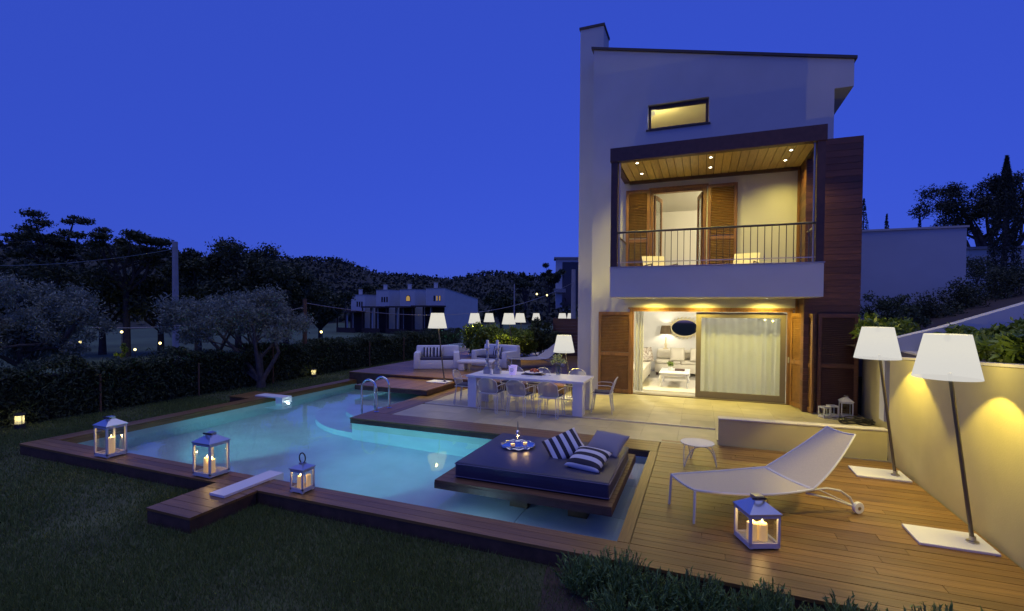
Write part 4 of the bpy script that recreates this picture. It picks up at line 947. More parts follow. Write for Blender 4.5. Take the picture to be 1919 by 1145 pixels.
# ------------------------------------------------------------------ olive trees at the hedge
b_ = atZ(478, 724, LZ)
c_ = atD(440, 592, 15.6)
tree('olive_tree', 'silvery olive tree with a forked trunk behind the pool', 'tree', (b_.x+.35, b_.y-.1, LZ), (c_.x, c_.y, c_.z-.05), 2.75, 2.0, .80, 64, .52, 26000, .12, .036, 'leaf_olive', .13, 11, forks=7, trunk_path=[(.02, 0, .10), (.03, 0, .22)], flat=.85, shell=.3, up=.25)
c_ = atD(62, 590, 13.6)
tree('olive_tree', 'large silvery olive tree at the left edge of the picture', 'tree', (c_.x-.3, c_.y, LZ), (c_.x, c_.y, c_.z-.1), 1.75, 1.7, 1.4, 64, .46, 26000, .12, .036, 'leaf_olive', .18, 5, forks=9, flat=.9, shell=.3, up=.25)
# ------------------------------------------------------------------ trees of the valley
def far_tree(px, ptop, pbot, halfw, D, label, seed, leafm='leaf_dark', nleaf=9000, nclump=34, ln=.42, rc=None, trunk=.28, flat=.7):
    top = atD(px, ptop, D); bot = atD(px, pbot, D); sc_ = D/FPX; rx = halfw*sc_; g = terrain(top.x, top.y)
    rz_ = max(.6, (top.z-bot.z)/2); cz = (top.z+bot.z)/2
    tree('tree', label, 'tree', (top.x, top.y, g), (top.x, top.y, cz), rx, rx*.9, rz_*.92, nclump, rc or rx*.34, nleaf, ln, ln*.42, leafm, trunk, seed, 'dark trees in the valley beyond the hedge', forks=8, flat=flat, shell=.35)
far_tree(105, 392, 500, 85, 44, 'tall ragged dark tree at upper left with branches against the sky', 21, nleaf=9000, nclump=34, ln=.30, rc=1.05, flat=.42)
far_tree(235, 420, 510, 78, 44, 'spreading dark tree between the ragged tree and the concrete pole', 22, nleaf=8500, nclump=30, ln=.30, rc=1.05, flat=.42)
far_tree(30, 470, 600, 110, 50, 'dark tree mass behind the left olive tree', 23, nleaf=11000, ln=.45)
far_tree(190, 480, 610, 120, 46, 'dark tree below the ragged crowns', 24, nleaf=12000, ln=.45)
far_tree(300, 490, 610, 70, 48, 'dark tree directly behind the concrete pole', 29, nleaf=8000, ln=.45)
far_tree(445, 448, 580, 95, 48, 'broad rounded dark tree right of the concrete pole', 25, nleaf=14000, nclump=44, ln=.4)
far_tree(370, 465, 570, 55, 46, 'dark tree touching the right side of the concrete pole', 26, nleaf=8000, ln=.4)
far_tree(535, 480, 600, 70, 50, 'dark tree right of the broad rounded one', 27, nleaf=9000, ln=.42)
far_tree(600, 520, 610, 55, 62, 'small dark tree left of the white houses', 28, nleaf=6000, ln=.5)
far_tree(690, 525, 600, 34, 110, 'dark tree behind the leftmost white house', 30, nleaf=3500, nclump=16, ln=.7)
far_tree(985, 500, 560, 22, 130, 'dark tree on the slope right of the white houses', 31, nleaf=2500, nclump=12, ln=.8)
far_tree(1030, 490, 545, 25, 140, 'dark tree beside the house on the hill', 32, nleaf=2500, nclump=12, ln=.8)
far_tree(940, 540, 600, 40, 75, 'dark tree behind the far lamps', 33, nleaf=4000, nclump=18, ln=.6)
# wooded ridge texture: clumps of distant scrub over the hills
hp = []
for k in range(5200):
    a = rng.uniform(-1.25, .9); d = rng.uniform(120, 330); x, y = d*math.sin(a), d*math.cos(a)
    hp.append((x, y, terrain(x, y)+rng.uniform(.0, 1.6)))
hp = np.repeat(np.array(hp), 9, axis=0)+rng.normal(size=(5200*9, 3))*np.array([1.7, 1.7, .9])
tag(link('hillside_scrub', numpy_mesh('hillside_scrub', leaf_quads(hp, 1.7, 1.2), 4, 'leaf_pine')), 'dark scrub covering the far hills', 'scrub', kind='stuff')
# ------------------------------------------------------------------ utility poles and wires
def pole(px, ptop, pbot, D, r_, m, label, name='utility_pole', zb=None):
    t_ = atD(px, ptop, D); zb = terrain(t_.x, t_.y) if zb is None else zb
    t = thing(name, label, 'pole', (t_.x, t_.y, zb)); h_ = t_.z-zb
    MB().tube([(0, 0, -.3), (0, 0, h_*.5), (0, 0, h_)], [r_*1.15, r_*1.05, r_*.9], 12).build('shaft', m, t, smooth=True)
    for k in range(3):
        MB().tube([(0, -r_-.09, h_-.35-.25*k), (0, r_+.02, h_-.35-.25*k)], .015, 6).build('bracket', 'steel', t)
    return Vector((t_.x, t_.y, t_.z))
pA = pole(328, 453, 640, 27, .15, 'concrete', 'pale concrete utility pole between the dark trees')
pB = pole(571, 560, 712, 17.5, .075, 'pole_wood', 'brown wooden post beside the olive tree', zb=LZ)
pC = pole(964, 532, 590, 45, .06, 'concrete', 'thin pale pole behind the far lamps')
pD = pole(1075, 505, 590, 34, .16, 'concrete', 'grey pole just left of the villa chimney')
def wire(a, b2, sag, label):
    pts = [a.lerp(b2, s_)-Vector((0, 0, sag*4*s_*(1-s_))) for s_ in np.linspace(0, 1, 24)]
    o = MB().tube([p_-a for p_ in pts], .014, 5).build('overhead_wire', 'steel', None); o.location = a; tag(o, label, 'wire')
wire(Vector((pB.x, pB.y, pB.z-.15)), Vector((pD.x, pD.y, pD.z-.9)), 1.2, 'overhead wire from the wooden post to the grey pole by the villa')
wire(Vector((pA.x, pA.y, pA.z-.4)), atD(-120, 492, 32), .5, 'overhead wire leaving the concrete pole to the left')
wire(atD(170, 614, 17), Vector((pB.x, pB.y, pB.z-.3)), .25, 'low wire between the olive trees')
# lights on the far lawn
for k, (x, y) in enumerate(((228, 622), (253, 655), (300, 643), (150, 641), (602, 622), (2, 641), (1025, 553), (1006, 551))):
    D = 42 if k < 6 else 90; p_ = atD(x, y, D); g = terrain(p_.x, p_.y)
    nm = ['nearest the lone yellow lit bush', 'lowest on the far lawn', 'right of the lowest one', 'at the edge of the left olive crown', 'left of the white houses', 'at the left picture edge', 'on the slope right of the white houses', 'on the upper slope'][k]
    t = thing('garden_light', 'small round garden light '+nm, 'garden light', (p_.x, p_.y, g))
    h_ = max(.25, p_.z-g); MB().tube([(0, 0, -.05), (0, 0, h_-.1)], .03, 6).build('stem', 'anthracite', t); MB().ball((0, 0, h_), .10 if k < 6 else .16, 7).build('globe', 'ball', t, smooth=True)
    if k in (1, 2, 4): light('garden_glow', 'POINT', (0, 0, h_+.25), 18, (1, .85, .3), t, .05)
p_ = atD(225, 604, 40); shrub('shrub', 'small yellow lit bush on the far lawn', 'bush', (p_.x, p_.y, terrain(p_.x, p_.y)), .6, .6, 1.6, 8, 900, .2, .1, 'leaf_bright', 91)
light('bush_glow', 'POINT', (p_.x+.5, p_.y-.9, terrain(p_.x, p_.y)+.5), 14, (1, .85, .3), None, .05)

# ------------------------------------------------------------------ white houses in the valley
def hut(x_l, w_px, side_px, ptop, D, label, kind, seed, roofdrop=0.0):
    al = math.radians(30); S = D/FPX; base = atD(x_l, 640, D); zb = terrain(base.x, base.y)-.3
    right = Vector((_R.x, _R.y, 0)).normalized(); fwd = Vector((_F.x, _F.y, 0)).normalized()
    fd = right*math.cos(al)-fwd*math.sin(al); sd = right*math.sin(al)+fwd*math.cos(al)
    L_ = w_px*S/math.cos(al); Dp = side_px*S/math.sin(al); zt_ = atD(x_l, ptop, D).z-zb
    t = thing('terraced_house', label, 'house', (base.x, base.y, zb), math.atan2(fd.y, fd.x), 'white terraced houses in the valley')
    # local x along the front, local y into the depth
    b3 = MB(); b3.add([(0, 0, 0), (L_, 0, 0), (L_, Dp, 0), (0, Dp, 0), (0, 0, zt_), (L_, 0, zt_), (L_, Dp, zt_-roofdrop), (0, Dp, zt_-roofdrop)], [(3, 2, 1, 0), (4, 5, 6, 7), (0, 1, 5, 4), (1, 2, 6, 5), (2, 3, 7, 6), (3, 0, 4, 7)])
    b3.build('wall', 'white', t)
    MB().add([(-.06, -.06, zt_+.003), (L_+.06, -.06, zt_+.003), (L_+.06, Dp, zt_-roofdrop+.003), (-.06, Dp, zt_-roofdrop+.003), (-.06, -.06, zt_+.09), (L_+.06, -.06, zt_+.09), (L_+.06, Dp, zt_-roofdrop+.09), (-.06, Dp, zt_-roofdrop+.09)],
             [(3, 2, 1, 0), (4, 5, 6, 7), (0, 1, 5, 4), (1, 2, 6, 5), (2, 3, 7, 6), (3, 0, 4, 7)]).build('roof', 'concrete', t)
    c4 = MB(); c4.box(L_*.2, L_*.2+.5, 1.2, 1.7, zt_+.05, zt_+1.0); c4.box(L_*.2-.05, L_*.2+.55, 1.15, 1.75, zt_+1.001, zt_+1.1); c4.build('chimney', 'white', t)
    if kind == 'arch':
        pts = [(-.55, 0), (.55, 0)]+[(.55*math.cos(a), .55+.55*math.sin(a)) for a in np.linspace(0, PI, 10)]
        wn_ = MB().prism([(L_*.55+a, zt_-2.1+b5) for a, b5 in pts], -.05, -.01).build('window', 'frame_dark', t)
        MB().prism([(L_*.55+a*.8, zt_-2.05+b5*.85) for a, b5 in pts], -.07, -.052).build('pane', 'warmglass', wn_)
    else:
        for k in range(3):
            xx = L_*.42+k*.62; wn_ = MB().box(xx, xx+.32, -.05, -.01, zt_-2.2, zt_-1.25).build('window', 'frame_dark', t)
            MB().box(xx+.05, xx+.27, -.07, -.052, zt_-2.15, zt_-1.3).build('pane', 'warmglass' if (kind == 'lit' and k) else 'blackglass', wn_)
    # timber porch
    zp = zt_-3.0; pr = MB(); pr.box(-1.2, L_+.3, -2.6, -.02, zp-.28, zp); pr.build('porch_roof', 'porch', t)
    MB().box(-.2, L_, -.045, -.012, .2, zp-.3).build('porch_back', 'porch', t)
    for xx in (-1.0, L_*.35, L_*.8): MB().box(xx-.1, xx+.1, -2.5, -2.3, 0, zp-.29).build('porch_post', 'porch', t)
    for xx in (L_*.15, L_*.55): MB().box(xx, xx+.35, -1.6, -1.5, .6, zp-.3).build('porch_curtain', 'white', t)
    MB().box(-1.1, L_+.2, -2.55, -2.45, .1, 1.2).build('porch_rail', 'porch', t)
hut(658, 31, 17, 553, 92, 'leftmost and lowest white terraced house', 'dark', 1)
hut(705, 28, 17, 544, 90, 'second white terraced house from the left with three dark windows', 'dark', 2)
hut(750, 31, 17, 543, 88, 'third white terraced house with an arched window', 'arch', 3)
hut(798, 38, 54, 541, 86, 'right end white terraced house with sloping side wall', 'lit', 4, roofdrop=1.7)
hh_ = atD(1042, 482, 150); zg = terrain(hh_.x, hh_.y)
hs_ = thing('hill_house', 'small modern house on the hill beside the villa chimney', 'house', (hh_.x, hh_.y, zg), .3)
k5 = hh_.z-zg
MB().box(0, 9, 0, 6, 0, k5-.5).build('wall', 'white', hs_); MB().box(-.6, 9.6, -.8, 6.5, k5-.49, k5).build('roof', 'concrete', hs_); MB().box(2, 7, -.1, -.01, 1, k5-1.5).build('window', 'blackglass', hs_); MB().box(-.5, 3, -1.6, -.02, k5*.35, k5*.42).build('balcony', 'concrete', hs_)

# ------------------------------------------------------------------ neighbour's terrace beyond the upper deck
nt_ = MB().slab([(-14.0, 20.53), (-3.4, 20.53), (-3.4, 45), (-14.0, 45)], -1.6, 0.05).build('neighbour_terrace', 'tile'); tag(nt_, kind='structure')
np_ = thing('neighbour_pool', None, None, (-11.6, 23.1, .05)); np_['kind'] = 'structure'
f = MB(); f.box(-1.3, 1.2, -1.0, -.85, 0, .25); f.box(-1.3, 1.2, 1.15, 1.3, 0, .25); f.box(-1.3, -1.15, -.85, 1.15, 0, .25); f.box(1.05, 1.2, -.85, 1.15, 0, .25); f.build('pool_rim', 'white', np_)
MB().box(-1.149, 1.049, -.849, 1.149, .001, .02).build('pool_floor', 'pooltile', np_)
MB().add([(-1.15, -.85, .18), (1.05, -.85, .18), (1.05, 1.15, .18), (-1.15, 1.15, .18)], [(0, 1, 2, 3)]).build('pool_water', 'water', np_)
light('neighbour_pool_lamp', 'POINT', (-.9, 0, .1), 9, (.25, .85, 1), np_, .04)
# moulded sofas and low table on the upper deck
def sofa(x, y, z, rz, label, w_=1.55):
    t = thing('outdoor_sofa', label, 'sofa', (x, y, z), rz, 'white moulded outdoor sofas')
    h = w_/2
    MB().prism([(-h, 0), (h, 0), (h*.97, .30), (-h*.97, .30)], -.42, .28).build('seat', 'whiteplastic', t, bevel=.03, smooth=True)
    MB().prism([(-h, 0), (h, 0), (h*.94, .74), (-h*.94, .74)], .281, .48).build('backrest', 'whiteplastic', t, bevel=.04, seg=3, smooth=True)
    for s_ in (-1, 1):
        a = sorted((s_*h, s_*(h-.22))); MB().prism([(a[0], .005), (a[1], .005), (a[1]-(.02 if s_ > 0 else 0), .56), (a[0]+(.02 if s_ < 0 else 0), .56)], -.45, .28).build('armrest', 'whiteplastic', t, bevel=.03, smooth=True)
    MB().box(-h+.225, h-.225, -.40, .25, .302, .37).build('seat_cushion', 'cush', t, bevel=.02, smooth=True)
    return t
p_ = atZ(820, 690, .24); sofa(p_.x-.1, p_.y+.15, .24, math.radians(28), 'white moulded sofa left of the low table on the upper deck')
R2 = Matrix.Rotation(math.radians(28), 4, 'Z')
for k, dx in enumerate((-.32, .02)):
    q = R2 @ Vector((dx, .14, .52)); pillow('striped_pillow', ['left', 'right'][k]+' black and white striped pillow on the left outdoor sofa', 'stripe_x', (p_.x-.1+q.x, p_.y+.15+q.y, .24+q.z), (math.radians(72), 0, math.radians(28)), .36, .36, .12)
p_ = atZ(922, 686, .24); sofa(p_.x+.1, p_.y+.1, .24, math.radians(-12), 'white moulded sofa right of the low table, behind the candlesticks')
pillow('striped_pillow', 'black and white striped pillow on the right outdoor sofa', 'stripe_x', (p_.x+.1, p_.y+.25, .76), (math.radians(72), 0, math.radians(-12)), .36, .36, .12)
p_ = atZ(893, 693, .24); ct = thing('low_table', 'low white moulded table between the outdoor sofas', 'table', (p_.x, p_.y, .24), math.radians(15))
MB().box(-.6, .6, -.32, .32, .24, .32).build('table_top', 'whiteplastic', ct, bevel=.02, smooth=True)
for s_ in (-1, 1): MB().box(s_*.46-.1, s_*.46+.1, -.28, .28, 0, .239).build('leg', 'whiteplastic', ct, bevel=.02, smooth=True)
# shrubs lit by the far lamps, timber fence by the villa
for k, (px, py, D, rx, h, nm, lm) in enumerate(((905, 668, 20.6, 1.0, 1.55, 'bright lamp lit shrub at the left, below the far lamps', 'leaf_bright'), (938, 670, 20.4, .95, 1.5, 'bright lamp lit shrub in the middle behind the sofa', 'leaf_bright'), (972, 672, 20.6, 1.0, 1.6, 'lamp lit shrub right of the far lamp pole', 'leaf_bright'), (1012, 672, 21, 1.0, 1.75, 'darker shrub left of the timber fence', 'leaf_hedge'))):
    q = atD(px, py, D); shrub('shrub', nm, 'shrub', (q.x, q.y, .05), rx, rx, h, 20, 6500, .15, .07, lm, 60+k, 'shrubs below the far lamps')
fq = atD(1036, 672, 21.5); fn = thing('timber_fence', 'dark timber fence panel left of the villa', 'fence', (fq.x, fq.y, .05), YAW*-1*0)
for k in range(12): piece('fence_board', 'clad', 0, 3.2, 0, .03, .02+k*.15, .165+k*.15, fn)
for xx in (.0, 1.6, 3.15): MB().box(xx, xx+.08, .031, .11, 0, 1.85).build('fence_post', 'frame_dark', fn)

# ------------------------------------------------------------------ living room
def fsofa(x, y, rz, w_, label, cushions):
    t = thing('living_room_sofa', label, 'sofa', (x, y, 0), rz)
    MB().box(-w_/2, w_/2, -.42, .42, .09, .40).build('base', 'sofa', t, bevel=.03, smooth=True)
    MB().box(-w_/2, w_/2, .30, .50, .402, .78).build('backrest', 'sofa', t, bevel=.05, smooth=True)
    n = max(2, round(w_/.75))
    for k in range(n): MB().box(-w_/2+k*w_/n+.01, -w_/2+(k+1)*w_/n-.01, -.44, .29, .404, .52).build('seat_cushion', 'sofa', t, bevel=.04, seg=3, smooth=True)
    for k in range(n): MB().box(-w_/2+k*w_/n+.03, -w_/2+(k+1)*w_/n-.03, .14, .28, .525, .86).build('back_cushion', 'sofa', t, bevel=.06, seg=3, smooth=True)
    for s_ in (-1, 1):
        for y_ in (-.36, .42): MB().box(s_*(w_/2-.08)-.03, s_*(w_/2-.08)+.03, y_-.03, y_+.03, 0, .089).build('foot', 'frame_dark', t)
    return t
fsofa(-.2, 17.95, 0, 2.6, 'long cream sofa at the back wall of the living room', 3)
fsofa(-2.02, 15.9, PI/2, 2.6, 'cream sofa section along the left wall of the living room', 3)
for k, (x, y, c_, rz) in enumerate(((-1.55, 17.1, 'patterned', .9), (-.75, 17.72, 'plain', .1), (-.1, 17.7, 'plain', -.1))):
    pillow('sofa_pillow', ['flower patterned pillow in the corner of the cream sofa', 'left plain cream pillow on the long sofa', 'right plain cream pillow on the long sofa'][k], 'floral' if k == 0 else 'sofa', (x, y-.15, .74), (math.radians(70), 0, rz), .48, .48, .16) if k else None
M['floral'] = mat('flower print cloth', (0.70, 0.66, 0.56), .9, vscale=14, var=.01, col2=(0.16, 0.10, 0.08))
pillow('sofa_pillow', 'flower patterned pillow in the corner of the cream sofa', 'floral', (-1.72, 16.9, .76), (math.radians(70), 0, .7), .52, .52, .16)
tk_ = thing('coffee_table', 'white coffee table with curved legs on the pale rug', 'table', (-.72, 15.3, .012))
MB().box(-.42, .42, -.62, .62, .40, .435).build('table_top', 'whiteplastic', tk_, bevel=.01, smooth=True); MB().box(-.37, .37, -.57, .57, .32, .399).build('apron', 'whiteplastic', tk_)
for sx_ in (-1, 1):
    for sy_ in (-1, 1): MB().tube([(sx_*.36, sy_*.56, .36), (sx_*.39, sy_*.59, .25), (sx_*.35, sy_*.55, .12), (sx_*.38, sy_*.58, 0)], [.04, .034, .022, .028], 8).build('leg', 'whiteplastic', tk_, smooth=True)
vp = thing('plant_pot', 'small green plant in a white pot on the coffee table', 'plant', (-.85, 15.25, .448))
MB().lathe([(.001, 0), (.05, 0), (.065, .12), (.058, .12), (.001, .1)], 16).build('pot', 'whiteplastic', vp, smooth=True)
link('leaves', numpy_mesh('leaves', leaf_quads(clump_points([(0, 0, .2)], [.12], 160, .8, .2), .07, .03), 4, 'leaf_bright'), None, vp)
MB().box(-.14, .14, -.1, .1, 0, .05).build('tray_box', 'frame_dark', thing('wooden_tray', 'small dark tray on the coffee table', 'tray', (-.58, 15.35, .448)))
rg = MB().box(-1.25, .9, -1.15, 1.4, .0, .012).build('rug', 'rug', None, loc=(-.5, 15.2, .0)); tag(rg, 'pale rug under the coffee table', 'rug')
mr_ = thing('mirror', 'ornate oval mirror on the back wall of the living room', 'mirror', (-.56, 18.66, 1.62))
g_ = MB(); pts = [(.46*math.cos(a), .0, .30*math.sin(a)) for a in np.linspace(0, 2*PI, 40, endpoint=False)]
g_.add([(0, -.01, 0)]+[(p_[0], -.01, p_[2]) for p_ in pts], [(0, i+1, (i+1) % 40+1) for i in range(40)]).build('mirror_glass', 'mirror', mr_)
of = MB(); of.tube([(p_[0]*1.04, -.02, p_[2]*1.05) for p_ in pts], .032, 8, True)
for k in range(26):
    a = 2*PI*k/26; of.tube([(.52*math.cos(a)+.05*math.cos(a+b5), -.025, .35*math.sin(a)+.05*math.sin(a+b5)) for b5 in np.linspace(0, 5.0, 9)], [.016]*8+[.006], 5)
of.build('ornate_frame', 'gold', mr_, smooth=True)
tl = thing('table_lamp', 'table lamp with dark pleated shade before the mirror', 'lamp', (-1.20, 18.45, 0.0))
MB().box(-.25, .25, -.2, .2, 0.0, .85).build('cabinet_stand', 'inner_white', tl)
MB().lathe([(.09, .852), (.09, .87), (.03, .90), (.05, 1.0), (.02, 1.1), (.03, 1.25), (.012, 1.3), (.012, 1.42)], 16).build('stem', 'gold', tl, smooth=True)
n_ = 48; sh = MB(); 
prof = [(.20, 1.40), (.15, 1.70)]
sh.add([((r_+.008*(j % 2))*math.cos(2*PI*j/n_), (r_+.008*(j % 2))*math.sin(2*PI*j/n_), z_) for r_, z_ in prof for j in range(n_)], [(j, (j+1) % n_, n_+(j+1) % n_, n_+j) for j in range(n_)]); sh.build('shade', 'brownshade', tl)
light('table_lamp_light', 'POINT', (0, -.0, 1.52), 14, (1, .86, .6), tl, .04)
def curtain(x0, x1, y, z0, z1, folds, label):
    o = MB().grid(lambda i, j: ((x1-x0)*i, 0.038*math.sin(i*folds*2*PI+.8*math.sin(i*7))+.02*math.sin(i*folds*5.3+1), (z1-z0)*j), folds*10, 6).build('curtain', 'curtain', None, smooth=True, solid=.002, loc=(x0, y, z0)); tag(o, label, 'curtain')
curtain(-.05, 1.93, 13.78, .03, 2.44, 9, 'sheer pale curtain behind the sliding glass pane')
curtain(-1.72, -1.48, 13.70, .03, 2.44, 3, 'gathered curtain at the left side of the open door')
# ------------------------------------------------------------------ bedroom and balcony furniture
bd_ = thing('bed', 'pale upholstered bed inside the upstairs bedroom', 'bed', (-.6, 16.0, 2.862))
MB().box(-.9, .9, -1.0, 1.0, 0, .5).build('mattress', 'sofa', bd_, bevel=.05, smooth=True); MB().box(-.95, .95, 1.01, 1.12, 0, 1.1).build('headboard', 'inner_white', bd_)
def balcony_chair(x, rz, label):
    t = thing('deck_lounger', label, 'lounger', (x, 12.2, 2.862), rz, 'pale reclining loungers on the balcony')
    MB().prism([(-.62, .30), (.35, .30), (.35, .33), (-.62, .33)], -.28, .28).build('seat', 'sofa', t)
    m4 = Matrix.Translation((.36, 0, .31)) @ Matrix.Rotation(math.radians(-50), 4, 'Y'); MB().box(0, .62, -.28, .28, 0, .03, m4).build('backrest', 'sofa', t)
    for sx_ in (-.55, .3):
        for sy_ in (-.27, .27): MB().tube([(sx_, sy_, 0), (sx_, sy_, .3)], .014, 6).build('leg', 'whitemetal', t)
    for sy_ in (-.30, .30): MB().tube([(-.4, sy_, .3), (-.4, sy_, .50), (.45, sy_, .52)], .014, 6).build('armrest', 'frame_dark', t)
balcony_chair(-.95, 1.9, 'low reclining lounger on the balcony in front of the door'); balcony_chair(.85, 1.35, 'low reclining lounger at the right of the balcony')
st2 = thing('balcony_table', 'small round pale table between the balcony loungers', 'table', (.0, 12.1, 2.862))
MB().lathe([(.001, .40), (.25, .40), (.25, .425), (.001, .425)], 24).build('table_top', 'whitemetal', st2); MB().tube([(0, 0, .02), (0, 0, .4)], .02, 8).build('stem', 'whitemetal', st2); MB().lathe([(.001, 0), (.16, 0), (.16, .015), (.001, .02)], 20).build('foot', 'whitemetal', st2)

# ------------------------------------------------------------------ hose
hz = []
for k in range(90): a = k*.28; r_ = .24+.03*math.sin(k*.7); hz.append((r_*math.cos(a)*1.15, r_*math.sin(a)*.75, .02+.0011*k+.012*math.sin(k*1.3)))
o = MB().tube(hz, .013, 6).build('garden_hose', 'hose', None, smooth=True, loc=(2.95, 11.55, .0)); tag(o, 'coiled black garden hose on the terrace behind the low wall', 'hose')
# ------------------------------------------------------------------ right hand background
q0 = atY(1612, 435, 20); q1 = atY(1812, 432, 20)
t = thing('white_wall', 'tall plain white wall of the building behind the villa', 'wall', (q0.x, 20, 0))
MB().box(-.6, q1.x-q0.x, 0, 6, 0, q0.z).build('wall', 'white', t); MB().box(-.65, q1.x-q0.x+.05, -.05, 6.05, q0.z+.003, q0.z+.07).build('coping', 'coping', t)
a0 = atY(1765, 614, 10.5); a1 = atY(1919, 570, 10.5); a2 = atY(2050, 532, 10.5)
t = thing('ramp_wall', 'pale sloping parapet wall rising at the right edge', 'wall', (a0.x, 10.5, 0))
MB().prism([(-.8, .3), (a2.x-a0.x, .3), (a2.x-a0.x, a2.z), (0, a0.z), (-.8, a0.z-.25)], 0, .25).build('wall', 'white', t)
q0 = atY(1815, 468, 34); q1 = atY(1960, 470, 34)
t = thing('far_building', 'low white building behind the cypress at the right', 'house', (q0.x, 34, 0)); MB().box(0, q1.x-q0.x, 0, 6, 0, q0.z).build('wall', 'white', t); MB().box(-.1, q1.x-q0.x+.1, -.1, 6.1, q0.z+.003, q0.z+.15).build('roof', 'concrete', t)
def cypress(px, ptop, D, r_, label, seed, n=5000):
    tp = atD(px, ptop, D); g = terrain(tp.x, tp.y); h = tp.z-g
    t = thing('cypress', label, 'tree', (tp.x, tp.y, g), 0, 'slim cypress trees')
    u_ = rng.random(n); a = rng.uniform(0, 2*PI, n); rad = r_*np.clip(np.minimum(1, (1-u_)*2.2+.05)*np.minimum(1, .45+u_*3), 0, 1)*rng.uniform(.6, 1.12, n)
    P_ = np.stack([rad*np.cos(a), rad*np.sin(a), .3+u_*(h-.3)], 1)
    link('crown', numpy_mesh('crown', leaf_quads(P_, .16 if D < 40 else .3, .05 if D < 40 else .12, 1.3), 4, 'leaf_pine'), None, t)
    MB().tube([(0, 0, -.2), (0, 0, h*.9)], [r_*.35, .03], 8).build('trunk', 'bark', t)
cypress(1887, 292, 24, .55, 'tall slim cypress in front of the big tree at the right', 71, 9000)
cypress(1619, 372, 60, .9, 'distant cypress touching the timber cladding', 72, 1500); cypress(1662, 401, 60, .6, 'distant cypress above the white wall', 73, 1200); cypress(1724, 405, 58, .6, 'leaning distant cypress right above the white wall', 74, 1200)
c_ = atD(1835, 385, 27); g = terrain(c_.x, c_.y)
bq = atD(1865, 520, 27)
tree('pine_tree', 'big spreading tree with bare forked limbs behind the white wall', 'tree', (bq.x, bq.y, g), (c_.x+.3, c_.y, c_.z), 3.3, 2.6, 1.7, 60, .75, 22000, .16, .06, 'leaf_pine', .26, 8, forks=12, trunk_path=[(.05, 0, max(.5, bq.z-g-.4)), (.0, 0, max(1.0, bq.z-g+.1))], flat=.75, shell=.35)
# planting on the slope above the garden wall
specs = [(1640, 645, 9.9, .75, .85, 'leaf_bright', 'lamp lit shrub left above the second floor lamp'), (1690, 628, 11.2, .7, .8, 'leaf_hedge', 'shrub behind the second floor lamp'),
         (1870, 670, 7.2, .55, .75, 'leaf_bright', 'glossy lamp lit shrub above the garden wall at the right'), (1925, 672, 6.5, .5, .85, 'leaf_bright', 'glossy lamp lit shrub at the right picture edge'), (1800, 668, 7.9, .5, .62, 'leaf_bright', 'glossy shrub behind the nearest lamp shade'), (1715, 662, 9.0, .5, .5, 'leaf_bright', 'low glossy shrub between the two near lamp shades'),
         (1745, 605, 14, 1.1, 1.0, 'leaf_dark', 'dark shrub on the slope below the white wall'), (1800, 585, 15, 1.2, 1.3, 'leaf_dark', 'dark shrub right of the white wall'), (1860, 560, 16, 1.3, 1.3, 'leaf_dark', 'dark shrub below the big cypress'), (1915, 540, 16, 1.2, 1.4, 'leaf_dark', 'dark shrub at the right edge below the spreading tree'), (1830, 520, 21, 1.2, 1.2, 'leaf_dark', 'dark shrub behind the end of the white wall'), (1655, 590, 15.5, 1.3, .95, 'leaf_hedge', 'shrub at the foot of the white wall')]
for k, (px, py, D, rx, h, lm, nm) in enumerate(specs):
    q = atD(px, py, D); shrub('slope_shrub', nm, 'shrub', (q.x, q.y, q.z-h*.25), rx, rx, h, 14, 2600 if lm != 'leaf_bright' else 1700, .10 if lm != 'leaf_bright' else .15, .035 if lm != 'leaf_bright' else .055, lm, 100+k, 'shrubs on the slope above the garden wall')
for k, (yy, hh2, rr2) in enumerate(((4.7, .62, .42), (5.35, .66, .42), (5.95, .60, .40), (6.6, .55, .40), (7.25, .52, .40), (7.95, .50, .38), (8.6, .46, .36))):
    shrub('wall_shrub', ['first', 'second', 'third', 'fourth', 'fifth', 'sixth', 'seventh'][k]+' glossy shrub along the top of the garden wall, counted from the camera', 'shrub', (3.28, yy, 2.0-(yy-2.6)*.069-.10), rr2, rr2, hh2, 12, 1300, .15, .055, 'leaf_bright', 140+k, 'glossy shrubs along the garden wall', .5)
# raised bed soil behind the garden wall
def bank(i, j):
    y = 2.6+i*20; x = 2.95+j*14
    return (x, y, 1.62+(1.94-1.62)*max(0, (9-y)/6.4)*1.0-.10+(j**1.2)*3.0*min(1, .25+i)+(.15*max(0, i-.3)))
tag(MB().grid(bank, 24, 14).build('planted_bank', 'soil', None, smooth=True), kind='structure')

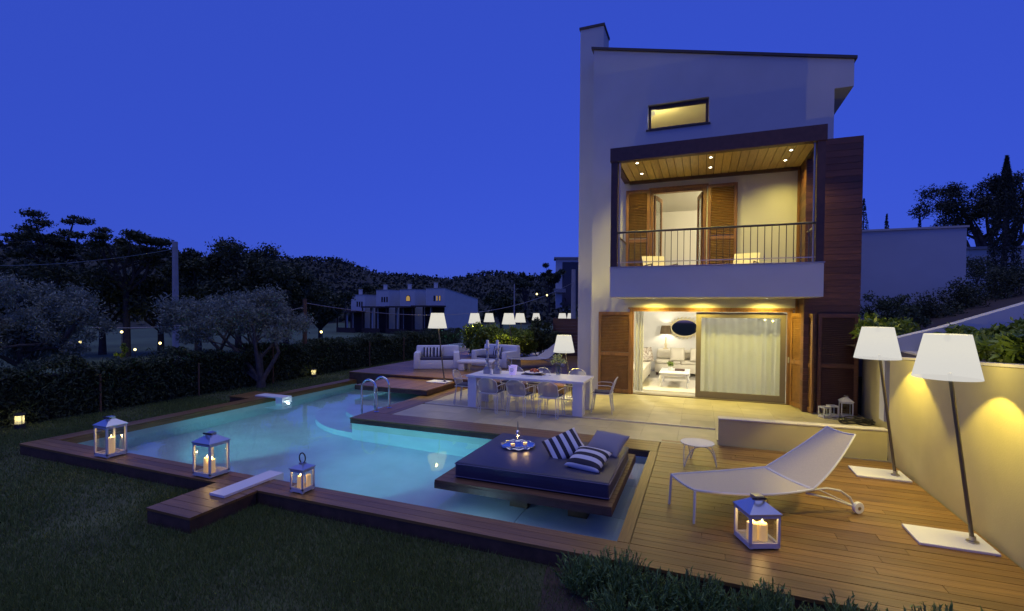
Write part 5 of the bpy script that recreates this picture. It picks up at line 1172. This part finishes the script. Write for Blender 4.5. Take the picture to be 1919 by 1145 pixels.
# ------------------------------------------------------------------ lavender like plants at the front edge of the deck
def tuft(x, y, z, h, r_, n, label, seed):
    t = thing('rosemary_bush', label, 'bush', (x, y, z), 0, 'narrow leaved bushes along the front of the deck')
    g = np.random.default_rng(seed); ns = n; a = g.uniform(0, 2*PI, ns); rr = r_*np.sqrt(g.random(ns)); tip = np.stack([rr*1.25*np.cos(a), rr*1.25*np.sin(a), h*(1-.35*(rr/r_)**2)*g.uniform(.65, 1.12, ns)], 1); bs = np.stack([rr*.45*np.cos(a), rr*.45*np.sin(a), np.zeros(ns)], 1)
    P_ = []; Dd = []
    for k in range(17):
        s_ = .25+.75*k/16; P_.append(bs+(tip-bs)*s_); d_ = (tip-bs); d_ = d_/np.linalg.norm(d_, axis=1)[:, None]; Dd.append(d_+g.normal(size=d_.shape)*.35)
    P_ = np.concatenate(P_); Dd = np.concatenate(Dd)
    link('foliage', numpy_mesh('foliage', leaf_quads(P_, .066, .0115, .2, Dd), 4, 'leaf_grey'), None, t)
    sm = MB()
    for k in range(0, ns, 4): sm.tube([bs[k], tip[k]], .0025, 3)
    sm.build('stems', 'bark', t)
tl_ = [(1.9, 4.2, .40, .26), (2.2, 4.1, .36, .25), (-.95, 4.12, .30, .26), (-.62, 4.16, .40, .27), (-.30, 4.05, .32, .27), (.02, 4.12, .34, .24), (.30, 4.05, .28, .25), (.52, 4.14, .37, .24), (.80, 4.06, .26, .25), (1.05, 4.12, .38, .25), (1.32, 4.06, .33, .25), (1.60, 4.16, .42, .26), (-.55, 3.80, .24, .3), (.1, 3.78, .22, .3), (.7, 3.8, .22, .3)]
ordw = ['rightmost but one', 'rightmost', 'first', 'second', 'third', 'fourth', 'fifth', 'sixth', 'seventh', 'eighth', 'ninth', 'tenth']
for k, (x, y, h, r_) in enumerate(tl_):
    nm = (ordw[k]+' narrow leaved bush'+(' from the left' if k > 1 else '')+' along the deck edge') if k < 12 else ['left', 'middle', 'right'][k-12]+' narrow leaved bush in the row nearest the bottom edge'
    tuft(x, y, LZ, h*.95, r_*.86, 130, nm, 300+k)
MB_ = MB().slab([(-1.35, 4.39), (-1.2, 3.6), (-.6, 3.3), (3.0, 3.3), (3.0, 4.39)], LZ-.02, LZ+.012).build('planting_bed', 'soil'); tag(MB_, kind='structure')
